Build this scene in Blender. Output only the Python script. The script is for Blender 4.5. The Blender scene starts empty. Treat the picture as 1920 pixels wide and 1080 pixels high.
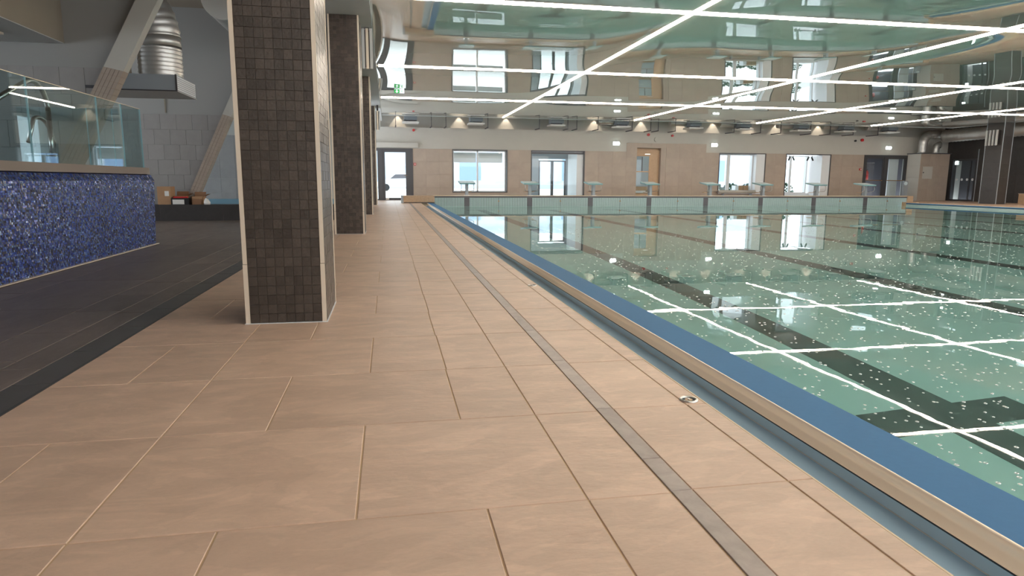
import bpy, math, random
from mathutils import Matrix, Vector
random.seed(7)
S = bpy.context.scene
COL = S.collection

# ------------------------------------------------------------------ camera
CAM_H = 0.84
cam_d = bpy.data.cameras.new('camera')
cam_d.sensor_width = 36.0
cam_d.lens = 1240.0 * 36.0 / 1920.0
cam_d.clip_start = 0.02
cam_d.clip_end = 500
cam = bpy.data.objects.new('camera', cam_d)
COL.objects.link(cam)
F = 1240.0
def norm(v):
    l = math.sqrt(sum(c * c for c in v)); return [c / l for c in v]
# the pool's long axis vanishes at (728, 338), the horizon rises 0.0054 per pixel
_a, _b = 728 - 960, 540 - 338
_Y = norm([_a, _b, -F])
_t = -(_b * (_b - .0054 * (-_a)) + F * F) / (_a - _b * .0054)
_X = norm([_t, 540 - (338 + .0054 * (_t - _a)), -F])
_Z = [_X[1] * _Y[2] - _X[2] * _Y[1], _X[2] * _Y[0] - _X[0] * _Y[2], _X[0] * _Y[1] - _X[1] * _Y[0]]
mw = Matrix(((_X[0], _X[1], _X[2], 0), (_Y[0], _Y[1], _Y[2], 0), (_Z[0], _Z[1], _Z[2], CAM_H), (0, 0, 0, 1)))
cam.matrix_world = mw
S.camera = cam

# ------------------------------------------------------------------ colour management, world, lights
S.view_settings.view_transform = 'Standard'
S.view_settings.look = 'None'
S.view_settings.gamma = 1.0
S.view_settings.use_curve_mapping = False
S.view_settings.exposure = 0.62
S.cycles.use_denoising = True
S.cycles.sample_clamp_indirect = 6.0
S.cycles.max_bounces = 12
S.cycles.transparent_max_bounces = 16
S.cycles.blur_glossy = 0.3
WORLD_STRENGTH = 2.6
w = bpy.data.worlds.new('world'); S.world = w; w.use_nodes = True
bg = w.node_tree.nodes['Background']
bg.inputs[0].default_value = (0.86, 0.93, 1.0, 1)
bg.inputs[1].default_value = WORLD_STRENGTH

def area_light(name, loc, rot, sx, sy, power, color):
    d = bpy.data.lights.new(name, 'AREA'); d.shape = 'RECTANGLE'
    d.size = sx; d.size_y = sy; d.energy = power; d.color = color
    o = bpy.data.objects.new(name, d); COL.objects.link(o)
    o.location = loc; o.rotation_euler = rot
    return o
# added fill light behind the camera, brightens the near deck
area_light('fill_light_behind', (6.5, -2.6, 2.6), (math.radians(55), 0, 0), 16, 1.2, 120, (1.0, 0.93, 0.86))
LED_COL = (1.0, 0.84, 0.69)
LED_STRENGTH = 28.0

# ------------------------------------------------------------------ materials
def lin(c):
    c = c / 255.0
    return c / 12.92 if c <= 0.04045 else ((c + 0.055) / 1.055) ** 2.4
def rgb(r, g, b): return (lin(r), lin(g), lin(b), 1)
MATS = {}
class NT:
    def __init__(s, name):
        m = bpy.data.materials.new(name); m.use_nodes = True
        s.m = m; s.n = m.node_tree.nodes; s.l = m.node_tree.links
        s.p = s.n['Principled BSDF']; MATS[name] = m
    def node(s, t, **k):
        nd = s.n.new(t)
        for a, v in k.items(): setattr(nd, a, v)
        return nd
    def link(s, a, b): s.l.new(a, b)
def mat(name, col, rough=0.5, metal=0.0, spec=None, noise=None, bump=None, rand=None, flake=0.0, emis=None, nscale=(1, 1, 1)):
    t = NT(name); p = t.p
    p.inputs['Base Color'].default_value = col
    p.inputs['Roughness'].default_value = rough
    p.inputs['Metallic'].default_value = metal
    if spec is not None: p.inputs['Specular IOR Level'].default_value = spec
    if emis:
        p.inputs['Emission Color'].default_value = emis[0]
        p.inputs['Emission Strength'].default_value = emis[1]
    if noise or bump or rand:
        geo = t.node('ShaderNodeNewGeometry')
        oi = t.node('ShaderNodeObjectInfo')
        ad = t.node('ShaderNodeVectorMath', operation='MULTIPLY_ADD')
        ad.inputs[1].default_value = nscale
        sc = t.node('ShaderNodeMath', operation='MULTIPLY'); sc.inputs[1].default_value = 37.0 if rand else 0.0
        t.link(oi.outputs['Random'], sc.inputs[0])
        t.link(geo.outputs['Position'], ad.inputs[0])
        t.link(sc.outputs[0], ad.inputs[2])
        cur = None
        if noise:
            scale, amt = noise
            nz = t.node('ShaderNodeTexNoise'); nz.inputs['Scale'].default_value = scale; nz.inputs['Detail'].default_value = 8
            nz.inputs['Roughness'].default_value = 0.62; nz.inputs['Distortion'].default_value = 0.6
            t.link(ad.outputs[0], nz.inputs['Vector'])
            mr = t.node('ShaderNodeMapRange'); mr.inputs[1].default_value = 0.3; mr.inputs[2].default_value = 0.7
            mr.inputs[3].default_value = 1 - amt; mr.inputs[4].default_value = 1 + amt
            t.link(nz.outputs[0], mr.inputs[0]); cur = mr.outputs[0]
        if flake:
            # slate-like flaking: patches with crisp borders, and a fine grain
            for sc_, lo, hi, am, dist in ((1.7, .47, .53, flake, 1.6), (4.3, .55, .60, flake * .8, 2.2), (70, .3, .7, flake * .7, 0)):
                n2 = t.node('ShaderNodeTexNoise'); n2.inputs['Scale'].default_value = sc_; n2.inputs['Detail'].default_value = 6
                n2.inputs['Distortion'].default_value = dist
                t.link(ad.outputs[0], n2.inputs['Vector'])
                r2 = t.node('ShaderNodeMapRange'); r2.inputs[1].default_value = lo; r2.inputs[2].default_value = hi
                r2.inputs[3].default_value = 1 - am; r2.inputs[4].default_value = 1 + am * .5
                t.link(n2.outputs[0], r2.inputs[0])
                m2 = t.node('ShaderNodeMath', operation='MULTIPLY'); t.link(cur, m2.inputs[0]); t.link(r2.outputs[0], m2.inputs[1]); cur = m2.outputs[0]
        if rand:
            mr2 = t.node('ShaderNodeMapRange'); mr2.inputs[3].default_value = 1 - rand; mr2.inputs[4].default_value = 1 + rand
            t.link(oi.outputs['Random'], mr2.inputs[0])
            if cur:
                mm = t.node('ShaderNodeMath', operation='MULTIPLY'); t.link(cur, mm.inputs[0]); t.link(mr2.outputs[0], mm.inputs[1]); cur = mm.outputs[0]
            else: cur = mr2.outputs[0]
        if cur:
            vm = t.node('ShaderNodeVectorMath', operation='SCALE'); vm.inputs[0].default_value = col[:3]
            t.link(cur, vm.inputs['Scale']); t.link(vm.outputs[0], p.inputs['Base Color'])
        if bump:
            bs, st = bump
            nb = t.node('ShaderNodeTexNoise'); nb.inputs['Scale'].default_value = bs; nb.inputs['Detail'].default_value = 6
            t.link(ad.outputs[0], nb.inputs['Vector'])
            bp = t.node('ShaderNodeBump'); bp.inputs['Strength'].default_value = st; bp.inputs['Distance'].default_value = 0.01
            t.link(nb.outputs[0], bp.inputs['Height']); t.link(bp.outputs[0], p.inputs['Normal'])
    return t.m

mat('beige_tile', rgb(212, 182, 161), 0.42, noise=(3.4, .09), bump=(26, .2), rand=.045, flake=.055, nscale=(1, 2.2, 1))
mat('beige_grout', rgb(206, 178, 146), 0.8)
mat('dark_tile', rgb(120, 109, 103), 0.42, flake=.06, noise=(3.0, .14), bump=(22, .12), rand=.13, nscale=(2.2, .7, 1))
mat('dark_edge_tile', rgb(86, 84, 84), 0.42, noise=(3.0, .12), rand=.1)
mat('dark_grout', rgb(138, 126, 114), 0.8)
mat('slate_mosaic', rgb(72, 64, 58), 0.36, noise=(26, .2), bump=(60, .3), rand=.24)
mat('slate_mosaic_a', rgb(74, 64, 58), 0.34, noise=(26, .2), bump=(60, .3))
mat('slate_mosaic_b', rgb(86, 75, 67), 0.34, noise=(26, .2), bump=(60, .3))
mat('slate_mosaic_c', rgb(64, 55, 50), 0.34, noise=(26, .2), bump=(60, .3))
mat('slate_grout', rgb(108, 98, 90), 0.85)
mat('cream_trim', rgb(222, 208, 190), 0.4)
mat('concrete_tile', rgb(170, 156, 144), 0.5, noise=(2.2, .07), bump=(30, .05), rand=.03)
mat('concrete_grout', rgb(160, 145, 132), 0.8)
mat('grey_mosaic', rgb(152, 149, 147), 0.5, noise=(3.0, .07), rand=.05)
mat('grey_mosaic_grout', rgb(140, 137, 134), 0.8)
mat('bay_paint', rgb(158, 158, 156), 0.75)
mat('wall_paint', rgb(188, 186, 180), 0.75, noise=(1.2, .03))
mat('soffit_paint', rgb(186, 188, 188), 0.6)
mat('warm_paint', rgb(150, 140, 126), 0.75, noise=(.8, .04))
mat('black_tile', rgb(64, 61, 61), 0.4, noise=(5, .12), rand=.08)
mat('dark_frame', rgb(74, 74, 78), 0.45, metal=.2)
mat('white_frame', rgb(228, 232, 236), 0.5)
mat('steel', (0.62, 0.60, 0.58, 1), 0.28, metal=1.0, noise=(30, .12), nscale=(1, .12, 1))
mat('drain_steel', rgb(160, 148, 144), 0.42, metal=.45, noise=(14, .16), rand=.07, bump=(60, .05))
mat('duct_steel', (0.60, 0.59, 0.57, 1), 0.44, metal=.8)
mat('lip_steel', rgb(244, 226, 206), 0.36, metal=.4)
mat('blue_liner', rgb(68, 116, 160), 0.7, spec=.25, noise=(40, .03))
mat('teal_liner', rgb(184, 216, 242), 0.3, noise=(3, .03))
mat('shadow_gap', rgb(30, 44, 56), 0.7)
mat('pool_tile', rgb(176, 214, 210), 0.5, noise=(1.5, .02))
mat('pool_mark', rgb(62, 78, 76), 0.5)
mat('panel_teal', rgb(168, 188, 190), 0.45, noise=(6, .04))
mat('panel_dark', rgb(84, 82, 88), 0.5)
mat('stone_beam', rgb(172, 146, 120), 0.6, noise=(20, .15))
mat('cream_stone', rgb(216, 192, 164), 0.5)
mat('block_teal', rgb(140, 180, 188), 0.4)
mat('block_white', rgb(214, 232, 238), 0.35)
mat('brass', rgb(150, 122, 92), 0.35, metal=.6)
mat('red_plastic', rgb(190, 40, 44), 0.4)
mat('ledge_stone', rgb(128, 116, 108), 0.5)
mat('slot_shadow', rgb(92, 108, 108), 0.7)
mat('black_plastic', rgb(38, 38, 40), 0.45)
mat('white_plastic', rgb(230, 230, 228), 0.4)
mat('cardboard', rgb(176, 138, 104), 0.8, noise=(8, .06))
mat('cardboard_inner', rgb(150, 112, 84), 0.8)
mat('light_wood', rgb(190, 160, 130), 0.55, noise=(9, .07))
mat('facade_white', rgb(176, 186, 198), 0.7)
mat('facade_blue', rgb(110, 140, 178), 0.5)
mat('pavement', rgb(212, 212, 208), 0.8, noise=(2, .05))
mat('foliage', rgb(70, 100, 80), 0.7, noise=(9, .3))
mat('grey_paint', rgb(150, 158, 166), 0.6)
mat('orange_rubber', rgb(236, 92, 52), 0.5)
mat('car_paint', rgb(222, 226, 230), 0.25)
mat('rubber', rgb(34, 34, 36), 0.8)
mat('kid_pool_blue', rgb(96, 162, 190), 0.35)
mat('led', rgb(255, 240, 225), 0.5, emis=((*LED_COL, 1), LED_STRENGTH))
mat('entrance_led', rgb(255, 240, 225), 0.5, emis=((1, .85, .7, 1), 6))
mat('emergency_led', rgb(240, 255, 250), 0.5, emis=((.85, 1, .97, 1), 10))
mat('sign_green', rgb(30, 140, 60), 0.4, emis=((.02, .35, .07, 1), .7))
mat('sign_white', rgb(240, 244, 250), 0.4, emis=((.9, .95, 1, 1), .7))
mat('lamp_glow', rgb(255, 240, 220), 0.4, emis=((1, .8, .6, 1), 8))
mat('roller_blind', rgb(205, 210, 214), 0.8)
mat('foil_tape', rgb(190, 190, 188), 0.3, metal=.7)
mat('white_tag', rgb(232, 230, 226), 0.6)

def glass_mat(name, tint, ior=1.5, boost=1.0):
    t = NT(name); t.n.remove(t.p)
    out = [n for n in t.n if n.type == 'OUTPUT_MATERIAL'][0]
    f0 = ((ior - 1) / (ior + 1)) ** 2 * boost
    lw = t.node('ShaderNodeLayerWeight'); lw.inputs['Blend'].default_value = 0.5
    pw = t.node('ShaderNodeMath', operation='POWER'); pw.inputs[1].default_value = 5.0
    mu = t.node('ShaderNodeMath', operation='MULTIPLY_ADD'); mu.inputs[1].default_value = (1 - f0) * min(boost, 1.0); mu.inputs[2].default_value = f0; mu.use_clamp = True
    tr = t.node('ShaderNodeBsdfTransparent'); tr.inputs[0].default_value = tint
    gl = t.node('ShaderNodeBsdfGlossy'); gl.inputs['Roughness'].default_value = 0.0
    mx = t.node('ShaderNodeMixShader')
    t.link(lw.outputs['Facing'], pw.inputs[0]); t.link(pw.outputs[0], mu.inputs[0]); t.link(mu.outputs[0], mx.inputs[0])
    t.link(tr.outputs[0], mx.inputs[1]); t.link(gl.outputs[0], mx.inputs[2]); t.link(mx.outputs[0], out.inputs[0])
glass_mat('window_glass', (.93, .96, .96, 1), 1.45, .8)
glass_mat('balustrade_glass', (.84, .93, .94, 1), 1.5, 2.6)
mat('glass_edge', rgb(150, 196, 206), 0.1)

# water: a real refracting surface
t = NT('water')
p = t.p
p.inputs['Base Color'].default_value = (0.90, 1.0, 0.97, 1)
p.inputs['Roughness'].default_value = 0.0
p.inputs['IOR'].default_value = 1.333
p.inputs['Transmission Weight'].default_value = 1.0
geo = t.node('ShaderNodeNewGeometry')
nz = t.node('ShaderNodeTexNoise'); nz.inputs['Scale'].default_value = 2.5; nz.inputs['Detail'].default_value = 2
bp = t.node('ShaderNodeBump'); bp.inputs['Strength'].default_value = 0.02; bp.inputs['Distance'].default_value = 0.02
t.link(geo.outputs['Position'], nz.inputs['Vector']); t.link(nz.outputs[0], bp.inputs['Height']); t.link(bp.outputs[0], p.inputs['Normal'])
# bubbles: thin bright skins
mat('bubble', rgb(250, 250, 250), 0.25, metal=.5)

# stretched gloss ceiling
t = NT('gloss_ceiling')
t.p.inputs['Base Color'].default_value = rgb(220, 225, 222)
t.p.inputs['Metallic'].default_value = 0.52
t.p.inputs['Roughness'].default_value = 0.0

# iridescent glass mosaic, 18 mm cells on the tub wall
t = NT('blue_mosaic')
geo = t.node('ShaderNodeNewGeometry')
sx = t.node('ShaderNodeSeparateXYZ'); t.link(geo.outputs['Position'], sx.inputs[0])
def cells(src, size):
    d = t.node('ShaderNodeMath', operation='DIVIDE'); d.inputs[1].default_value = size; t.link(src, d.inputs[0])
    f = t.node('ShaderNodeMath', operation='FLOOR'); t.link(d.outputs[0], f.inputs[0])
    r = t.node('ShaderNodeMath', operation='FRACT'); t.link(d.outputs[0], r.inputs[0])
    g = t.node('ShaderNodeMath', operation='GREATER_THAN'); g.inputs[1].default_value = 0.12; t.link(r.outputs[0], g.inputs[0])
    return f.outputs[0], g.outputs[0]
fy, gy = cells(sx.outputs[1], .0185); fz, gz = cells(sx.outputs[2], .0185); fx, gx = cells(sx.outputs[0], .4)
cb = t.node('ShaderNodeCombineXYZ'); t.link(fy, cb.inputs[0]); t.link(fz, cb.inputs[1]); t.link(fx, cb.inputs[2])
wn = t.node('ShaderNodeTexWhiteNoise'); t.link(cb.outputs[0], wn.inputs['Vector'])
cr = t.node('ShaderNodeValToRGB'); cr.color_ramp.interpolation = 'CONSTANT'
e = cr.color_ramp.elements
stops = [(0, (38, 60, 146)), (.22, (50, 82, 176)), (.42, (40, 46, 74)), (.58, (58, 60, 84)), (.7, (66, 96, 170)), (.82, (92, 118, 168)), (.9, (120, 150, 190)), (.95, (86, 96, 140))]
e[0].position = 0; e[0].color = rgb(*stops[0][1]); e[1].position = stops[1][0]; e[1].color = rgb(*stops[1][1])
for po, c in stops[2:]:
    q = e.new(po); q.color = rgb(*c)
t.link(wn.outputs['Value'], cr.inputs[0])
mg = t.node('ShaderNodeMath', operation='MULTIPLY'); t.link(gy, mg.inputs[0]); t.link(gz, mg.inputs[1])
mix = t.node('ShaderNodeMix'); mix.data_type = 'RGBA'; mix.inputs[6].default_value = rgb(36, 40, 66)
t.link(mg.outputs[0], mix.inputs[0]); t.link(cr.outputs[0], mix.inputs[7]); t.link(mix.outputs[2], t.p.inputs['Base Color'])
wn2 = t.node('ShaderNodeTexWhiteNoise'); wn2.noise_dimensions = '4D'; wn2.inputs['W'].default_value = 3.3; t.link(cb.outputs[0], wn2.inputs['Vector'])
# each chip is set at a slightly different tilt
vs = t.node('ShaderNodeVectorMath', operation='SUBTRACT'); vs.inputs[1].default_value = (.5, .5, .5); t.link(wn2.outputs['Color'], vs.inputs[0])
vk = t.node('ShaderNodeVectorMath', operation='SCALE'); vk.inputs['Scale'].default_value = 0.35; t.link(vs.outputs[0], vk.inputs[0])
va = t.node('ShaderNodeVectorMath', operation='ADD'); t.link(geo.outputs['Normal'], va.inputs[0]); t.link(vk.outputs[0], va.inputs[1])
vn = t.node('ShaderNodeVectorMath', operation='NORMALIZE'); t.link(va.outputs[0], vn.inputs[0]); t.link(vn.outputs[0], t.p.inputs['Normal'])
t.p.inputs['Roughness'].default_value = 0.22
t.p.inputs['Metallic'].default_value = 0.35
t.p.inputs['Specular IOR Level'].default_value = .8

# ------------------------------------------------------------------ builders
def wloc(o):
    v = Vector((0, 0, 0))
    while o is not None: v += o.location; o = o.parent
    return v
class MB:
    def __init__(s): s.v = []; s.f = []; s.m = []; s.sm = []
    def quad(s, a, b, c, d, mi=0):
        n = len(s.v); s.v += [a, b, c, d]; s.f.append((n, n + 1, n + 2, n + 3)); s.m.append(mi); s.sm.append(False)
        return s
    def box(s, x0, x1, y0, y1, z0, z1, mi=0):
        return s.hexa([(x0, y0, z0), (x1, y0, z0), (x1, y1, z0), (x0, y1, z0), (x0, y0, z1), (x1, y0, z1), (x1, y1, z1), (x0, y1, z1)], mi)
    def hexa(s, p, mi=0):
        n = len(s.v); s.v += [tuple(q) for q in p]
        for f in ((0, 3, 2, 1), (4, 5, 6, 7), (0, 1, 5, 4), (1, 2, 6, 5), (2, 3, 7, 6), (3, 0, 4, 7)):
            s.f.append(tuple(n + i for i in f)); s.m.append(mi); s.sm.append(False)
        return s
    def prism(s, pts, d, mi=0):
        """extrude polygon pts (3d) by vector d"""
        n = len(s.v); k = len(pts)
        s.v += [tuple(q) for q in pts] + [tuple(q[i] + d[i] for i in range(3)) for q in pts]
        s.f.append(tuple(range(n + k - 1, n - 1, -1))); s.m.append(mi); s.sm.append(False)
        s.f.append(tuple(range(n + k, n + 2 * k))); s.m.append(mi); s.sm.append(False)
        for i in range(k):
            j = (i + 1) % k
            s.f.append((n + i, n + j, n + k + j, n + k + i)); s.m.append(mi); s.sm.append(False)
        return s
    def tube(s, path, r, seg=10, mi=0, caps=True, radii=None):
        path = [Vector(q) for q in path]; rings = []; up = None
        for i, q in enumerate(path):
            a = path[max(i - 1, 0)]; b = path[min(i + 1, len(path) - 1)]
            tn = (b - a).normalized()
            if up is None:
                up = Vector((0, 0, 1)) if abs(tn.z) < .9 else Vector((1, 0, 0))
            sd = tn.cross(up).normalized(); up = sd.cross(tn).normalized()
            rr = radii[i] if radii else r
            n = len(s.v)
            for k in range(seg):
                an = 2 * math.pi * k / seg
                s.v.append(tuple(q + sd * (rr * math.cos(an)) + up * (rr * math.sin(an))))
            rings.append(n)
        for a, b in zip(rings, rings[1:]):
            for k in range(seg):
                j = (k + 1) % seg
                s.f.append((a + k, b + k, b + j, a + j)); s.m.append(mi); s.sm.append(True)
        if caps:
            s.f.append(tuple(rings[0] + k for k in range(seg))); s.m.append(mi); s.sm.append(False)
            s.f.append(tuple(rings[-1] + seg - 1 - k for k in range(seg))); s.m.append(mi); s.sm.append(False)
        return s
    def torus(s, c, R, r, n1=8, n2=4, mi=0, squash=1.0):
        n = len(s.v)
        for i in range(n1):
            a = 2 * math.pi * i / n1
            for j in range(n2):
                b = 2 * math.pi * j / n2 + .4
                q = R + r * math.cos(b)
                s.v.append((c[0] + q * math.cos(a), c[1] + q * math.sin(a), c[2] + r * squash * math.sin(b)))
        for i in range(n1):
            for j in range(n2):
                i2 = (i + 1) % n1; j2 = (j + 1) % n2
                s.f.append((n + i * n2 + j, n + i2 * n2 + j, n + i2 * n2 + j2, n + i * n2 + j2)); s.m.append(mi); s.sm.append(True)
        return s
    def mesh(s, name, mats, off=(0, 0, 0)):
        me = bpy.data.meshes.new(name)
        me.from_pydata([(v[0] - off[0], v[1] - off[1], v[2] - off[2]) for v in s.v], [], s.f)
        for k in mats: me.materials.append(MATS[k])
        me.polygons.foreach_set('material_index', s.m)
        me.polygons.foreach_set('use_smooth', s.sm)
        me.update()
        return me
    def obj(s, name, mats, parent=None, **props):
        if isinstance(mats, str): mats = [mats]
        o = bpy.data.objects.new(name, None if False else s.mesh(name, mats, wloc(parent) if parent else (0, 0, 0)))
        COL.objects.link(o)
        if parent: o.parent = parent
        for k, v in props.items(): o[k] = v
        return o
def thing(name, loc, label, cat, group=None):
    o = bpy.data.objects.new(name, None); COL.objects.link(o); o.location = loc
    o.empty_display_size = .1
    o['label'] = label; o['category'] = cat
    if group: o['group'] = group
    return o
def tag(o, label, cat, group=None):
    o['label'] = label; o['category'] = cat
    if group: o['group'] = group
    return o
def struct_empty(name, loc=(0, 0, 0), label=None):
    o = bpy.data.objects.new(name, None); COL.objects.link(o); o.location = loc; o['kind'] = 'structure'
    if label: o['label'] = label
    return o
def copy_tree(o, parent=None):
    c = o.copy(); COL.objects.link(c); c.parent = parent
    for ch in list(o.children): copy_tree(ch, c)
    return c

_tiles = {}
def slab_mesh(w_, d_, h_, bev, mname):
    key = (round(w_, 4), round(d_, 4), round(h_, 4), mname)
    if key in _tiles: return _tiles[key]
    m = MB(); x, y = w_ / 2, d_ / 2; b = bev
    m.v = [(-x, -y, 0), (x, -y, 0), (x, y, 0), (-x, y, 0), (-x, -y, h_ - b), (x, -y, h_ - b), (x, y, h_ - b), (-x, y, h_ - b),
           (-x + b, -y + b, h_), (x - b, -y + b, h_), (x - b, y - b, h_), (-x + b, y - b, h_)]
    m.f = [(0, 3, 2, 1), (0, 1, 5, 4), (1, 2, 6, 5), (2, 3, 7, 6), (3, 0, 4, 7), (4, 5, 9, 8), (5, 6, 10, 9), (6, 7, 11, 10), (7, 4, 8, 11), (8, 9, 10, 11)]
    m.m = [0] * 10; m.sm = [False] * 10
    me = m.mesh('tile', [mname]); _tiles[key] = me
    return me
def tile(name, parent, p0, p1, h_, mname, axis='z', gap=.003, bev=.0015, jit=0.0, base=None):
    """one tile: rectangle p0..p1 in its plane; axis is the outward normal ('z', '-y', 'x', '-x'); base = coordinate of its back"""
    (a0, b0), (a1, b1) = p0, p1
    w_, d_ = a1 - a0 - gap, b1 - b0 - gap
    if w_ <= .004 or d_ <= .004: return None
    me = slab_mesh(w_, d_, h_, bev, mname)
    o = bpy.data.objects.new(name, me); COL.objects.link(o)
    ca, cb_ = (a0 + a1) / 2, (b0 + b1) / 2; base = base + jit * random.uniform(-1, 1)
    pl = wloc(parent)
    if axis == 'z': loc = Vector((ca, cb_, base))
    elif axis == '-y': loc = Vector((ca, base, cb_)); o.rotation_euler = (math.pi / 2, 0, 0)
    elif axis == 'x': loc = Vector((base, ca, cb_)); o.rotation_euler = (math.pi / 2, 0, math.pi / 2)
    elif axis == '-x': loc = Vector((base, ca, cb_)); o.rotation_euler = (math.pi / 2, 0, -math.pi / 2)
    o.parent = parent; o.location = loc - pl
    return o

PX0, PX1, PY0, PY1 = 1.66, 21.7, 0.4, 25.4      # pool
WZ = -0.12                                        # water level
FW = 28.86                                        # far wall
CZ = 3.32                                         # stretched ceiling

# ------------------------------------------------------------------ floor: beige deck
floor = struct_empty('floor', (0, 0, 0), 'beige stone-look tiled pool deck')
b = MB()
TB = .012
b.box(-1.395, 1.185, -3, FW, -.30, -TB + .009)
b.box(PX1 + .6, 27.2, -3, FW, -.30, -TB + .009)
b.box(1.185, PX1 + .6, PY1 + .3, FW, -.30, -TB + .009)
b.box(1.185, PX1 + .6, -3, PY0 - .4, -.30, -TB + .009)
b.obj('grout_bed', 'beige_grout', floor)
rows = [-.42, .26, .92, 1.59, 2.25, 2.89, 3.56]
while rows[-1] < 26.9: rows.append(rows[-1] + .665)
rows[-1] = 27.5
rows.append(28.15); rows.append(FW - .01)
far = MB()
def ftile(x0, x1, y0, y1):
    if x1 - x0 < .02: return
    # columns stand on the deck: tiles run underneath
    if y1 < 12.5:
        tile('floor_tile', floor, (x0, y0), (x1, y1), TB, 'beige_tile', base=-TB, gap=.005, jit=.0004)
    else:
        far.box(x0 + .003, x1 - .003, y0 + .003, y1 - .003, -TB, random.uniform(-.0004, .0004))
DR0, DR1 = .742, .806
for i in range(len(rows) - 1):
    y0, y1 = rows[i], rows[i + 1]
    odd = i % 2 == 0
    xs = [-1.385] + ([-1.385 + .30] if not odd else []) + [-.757]
    xs += ([-.427, .232] if odd else [-.10] + ([.236] if i > 4 else []))
    xs += [.505, DR0]
    for a, c in zip(xs, xs[1:]): ftile(a, c, y0, y1)
    for a, c in ((DR1, 1.10), (1.10, 1.182)): ftile(a, c, y0 + .012, y1 + .012)
# right-hand deck and far deck, foreshortened to a line: kept as joined tiles
y = 6.0
while y < FW - .5:
    x = PX1 + .64
    while x < 27.0:
        far.box(x + .003, min(x + .66, 27.1) - .003, y + .003, y + .657, -TB, 0)
        x += .66
    y += .66
x = 1.2
while x < PX1 + .5:
    for y in (25.9, 26.56, 27.22, 27.88):
        far.box(x + .003, x + .657, y + .003, y + .657, -TB, 0)
    x += .66
far.obj('distant_floor_tile', 'beige_tile', floor, kind='stuff')

# dark floor on the left
floor2 = struct_empty('floor.001', (0, 0, 0), 'dark grey tiled floor beside the tub')
MB().box(-9, -1.395, -3, 22, -.30, -TB + .009).obj('grout_bed', 'dark_grout', floor2)
xe = [-1.392, -1.545, -1.715, -1.99, -2.66, -2.96]
dk = MB()
for k, (a, c) in enumerate(zip(xe[1:], xe)):
    st = .62 if k % 2 == 0 else 1.3
    off = [.14, .3, .0, .5, .2][k]
    if k == 0: st = .555; off = .06
    y = -1 + off
    while y < 22:
        if a < -2.7 and y + st > 9.4: xa = a
        if y < 13:
            tile('floor_tile', floor2, (a, y), (c, y + st), TB, 'dark_edge_tile' if k == 0 else 'dark_tile', base=-TB, gap=.004, jit=.0004)
        else: dk.box(a + .002, c - .002, y + .002, y + st - .002, -TB, 0)
        y += st
y = 9.4
while y < 14.5:
    x = -2.96
    while x > -6:
        dk.box(x - .66, x - .004, y, y + .655, -TB, 0); x -= .664
    y += .66
dk.obj('distant_floor_tile', 'dark_tile', floor2, kind='stuff')
MB().box(-1.3965, -1.3855, -3, 22, -TB, .0008).obj('edge_profile', 'dark_frame', floor2)

# slot drain cover
dr = thing('slot_drain', (.774, 0, 0), 'long narrow steel drain cover strip let into the beige deck', 'drain')
MB().box(.7395, .8085, -1, 26, -.05, -.007).obj('channel', 'shadow_gap', dr)
ys = [-1, -.3, .75, 1.18, 1.597, 1.812, 2.272, 2.95, 3.6, 4.1, 5.0]
while ys[-1] < 26: ys.append(ys[-1] + 1.0)
for a, c in zip(ys, ys[1:]):
    tile('cover_plate', dr, (.7435, a), (.8065, c), .008, 'drain_steel', base=-.007, gap=.002, jit=.0003)
# round outlets
for i, yy in enumerate((2.31, 5.2, 8.1)):
    lab = ['nearest round steel floor outlet at the edge of the deck tiles', 'middle round steel floor outlet near the pool gutter', 'farthest round floor outlet beside the pool gutter'][i]
    o = thing('floor_outlet', (1.132, yy, 0), lab, 'outlet', 'round outlets along the gutter')
    m = MB(); m.torus((1.132, yy, .001), .031, .0065, 20, 6); m.obj('rim', 'steel', o)
    m = MB(); m.tube([(1.132, yy, -.012), (1.132, yy, .0012)], .026, 20); m.obj('cup', 'shadow_gap', o)
    m = MB(); m.tube([(1.132, yy, .0008), (1.132, yy, .003)], .015, 14); m.obj('insert', 'brass', o)
    m = MB(); m.tube([(1.132, yy, .003), (1.132, yy, .006)], .005, 8); m.obj('screw', 'steel', o)

# ------------------------------------------------------------------ pool basin
basin = struct_empty('pool_basin', (0, 0, 0), 'swimming pool basin lined in pale green')
D = 1.2; BZ = WZ - D
b = MB()
b.box(PX0 - .2, PX1 + .2, PY0 - .2, PY1 + .1, BZ - .1, BZ)
b.obj('basin_floor', 'pool_tile', basin)
MB().box(PX0 - .03, PX0, PY0, PY1, BZ, -.012).obj('basin_wall', 'pool_tile', basin)
MB().box(PX1, PX1 + .03, PY0, PY1, BZ, WZ - .001).obj('basin_wall', 'pool_tile', basin)
MB().box(PX0, PX1, PY0 - .03, PY0, BZ, -.012).obj('basin_wall', 'pool_tile', basin)
MB().box(PX0, PX1, PY1, PY1 + .03, BZ, WZ - .0).obj('basin_wall', 'pool_tile', basin)
for k in range(8):
    x = 3.17 + 2.5 * k
    m = MB(); z0, z1 = BZ, BZ + .004
    m.box(x - .15, x + .15, 1.6, 23.3, z0, z1)
    m.box(x - .5, x - .15, 2.99, 3.29, z0, z1); m.box(x + .15, x + .52, 2.99, 3.29, z0, z1)
    m.box(x - .5, x - .15, 23.0, 23.3, z0, z1); m.box(x + .15, x + .5, 23.0, 23.3, z0, z1)
    m.obj('lane_line', 'pool_mark', basin)

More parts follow.
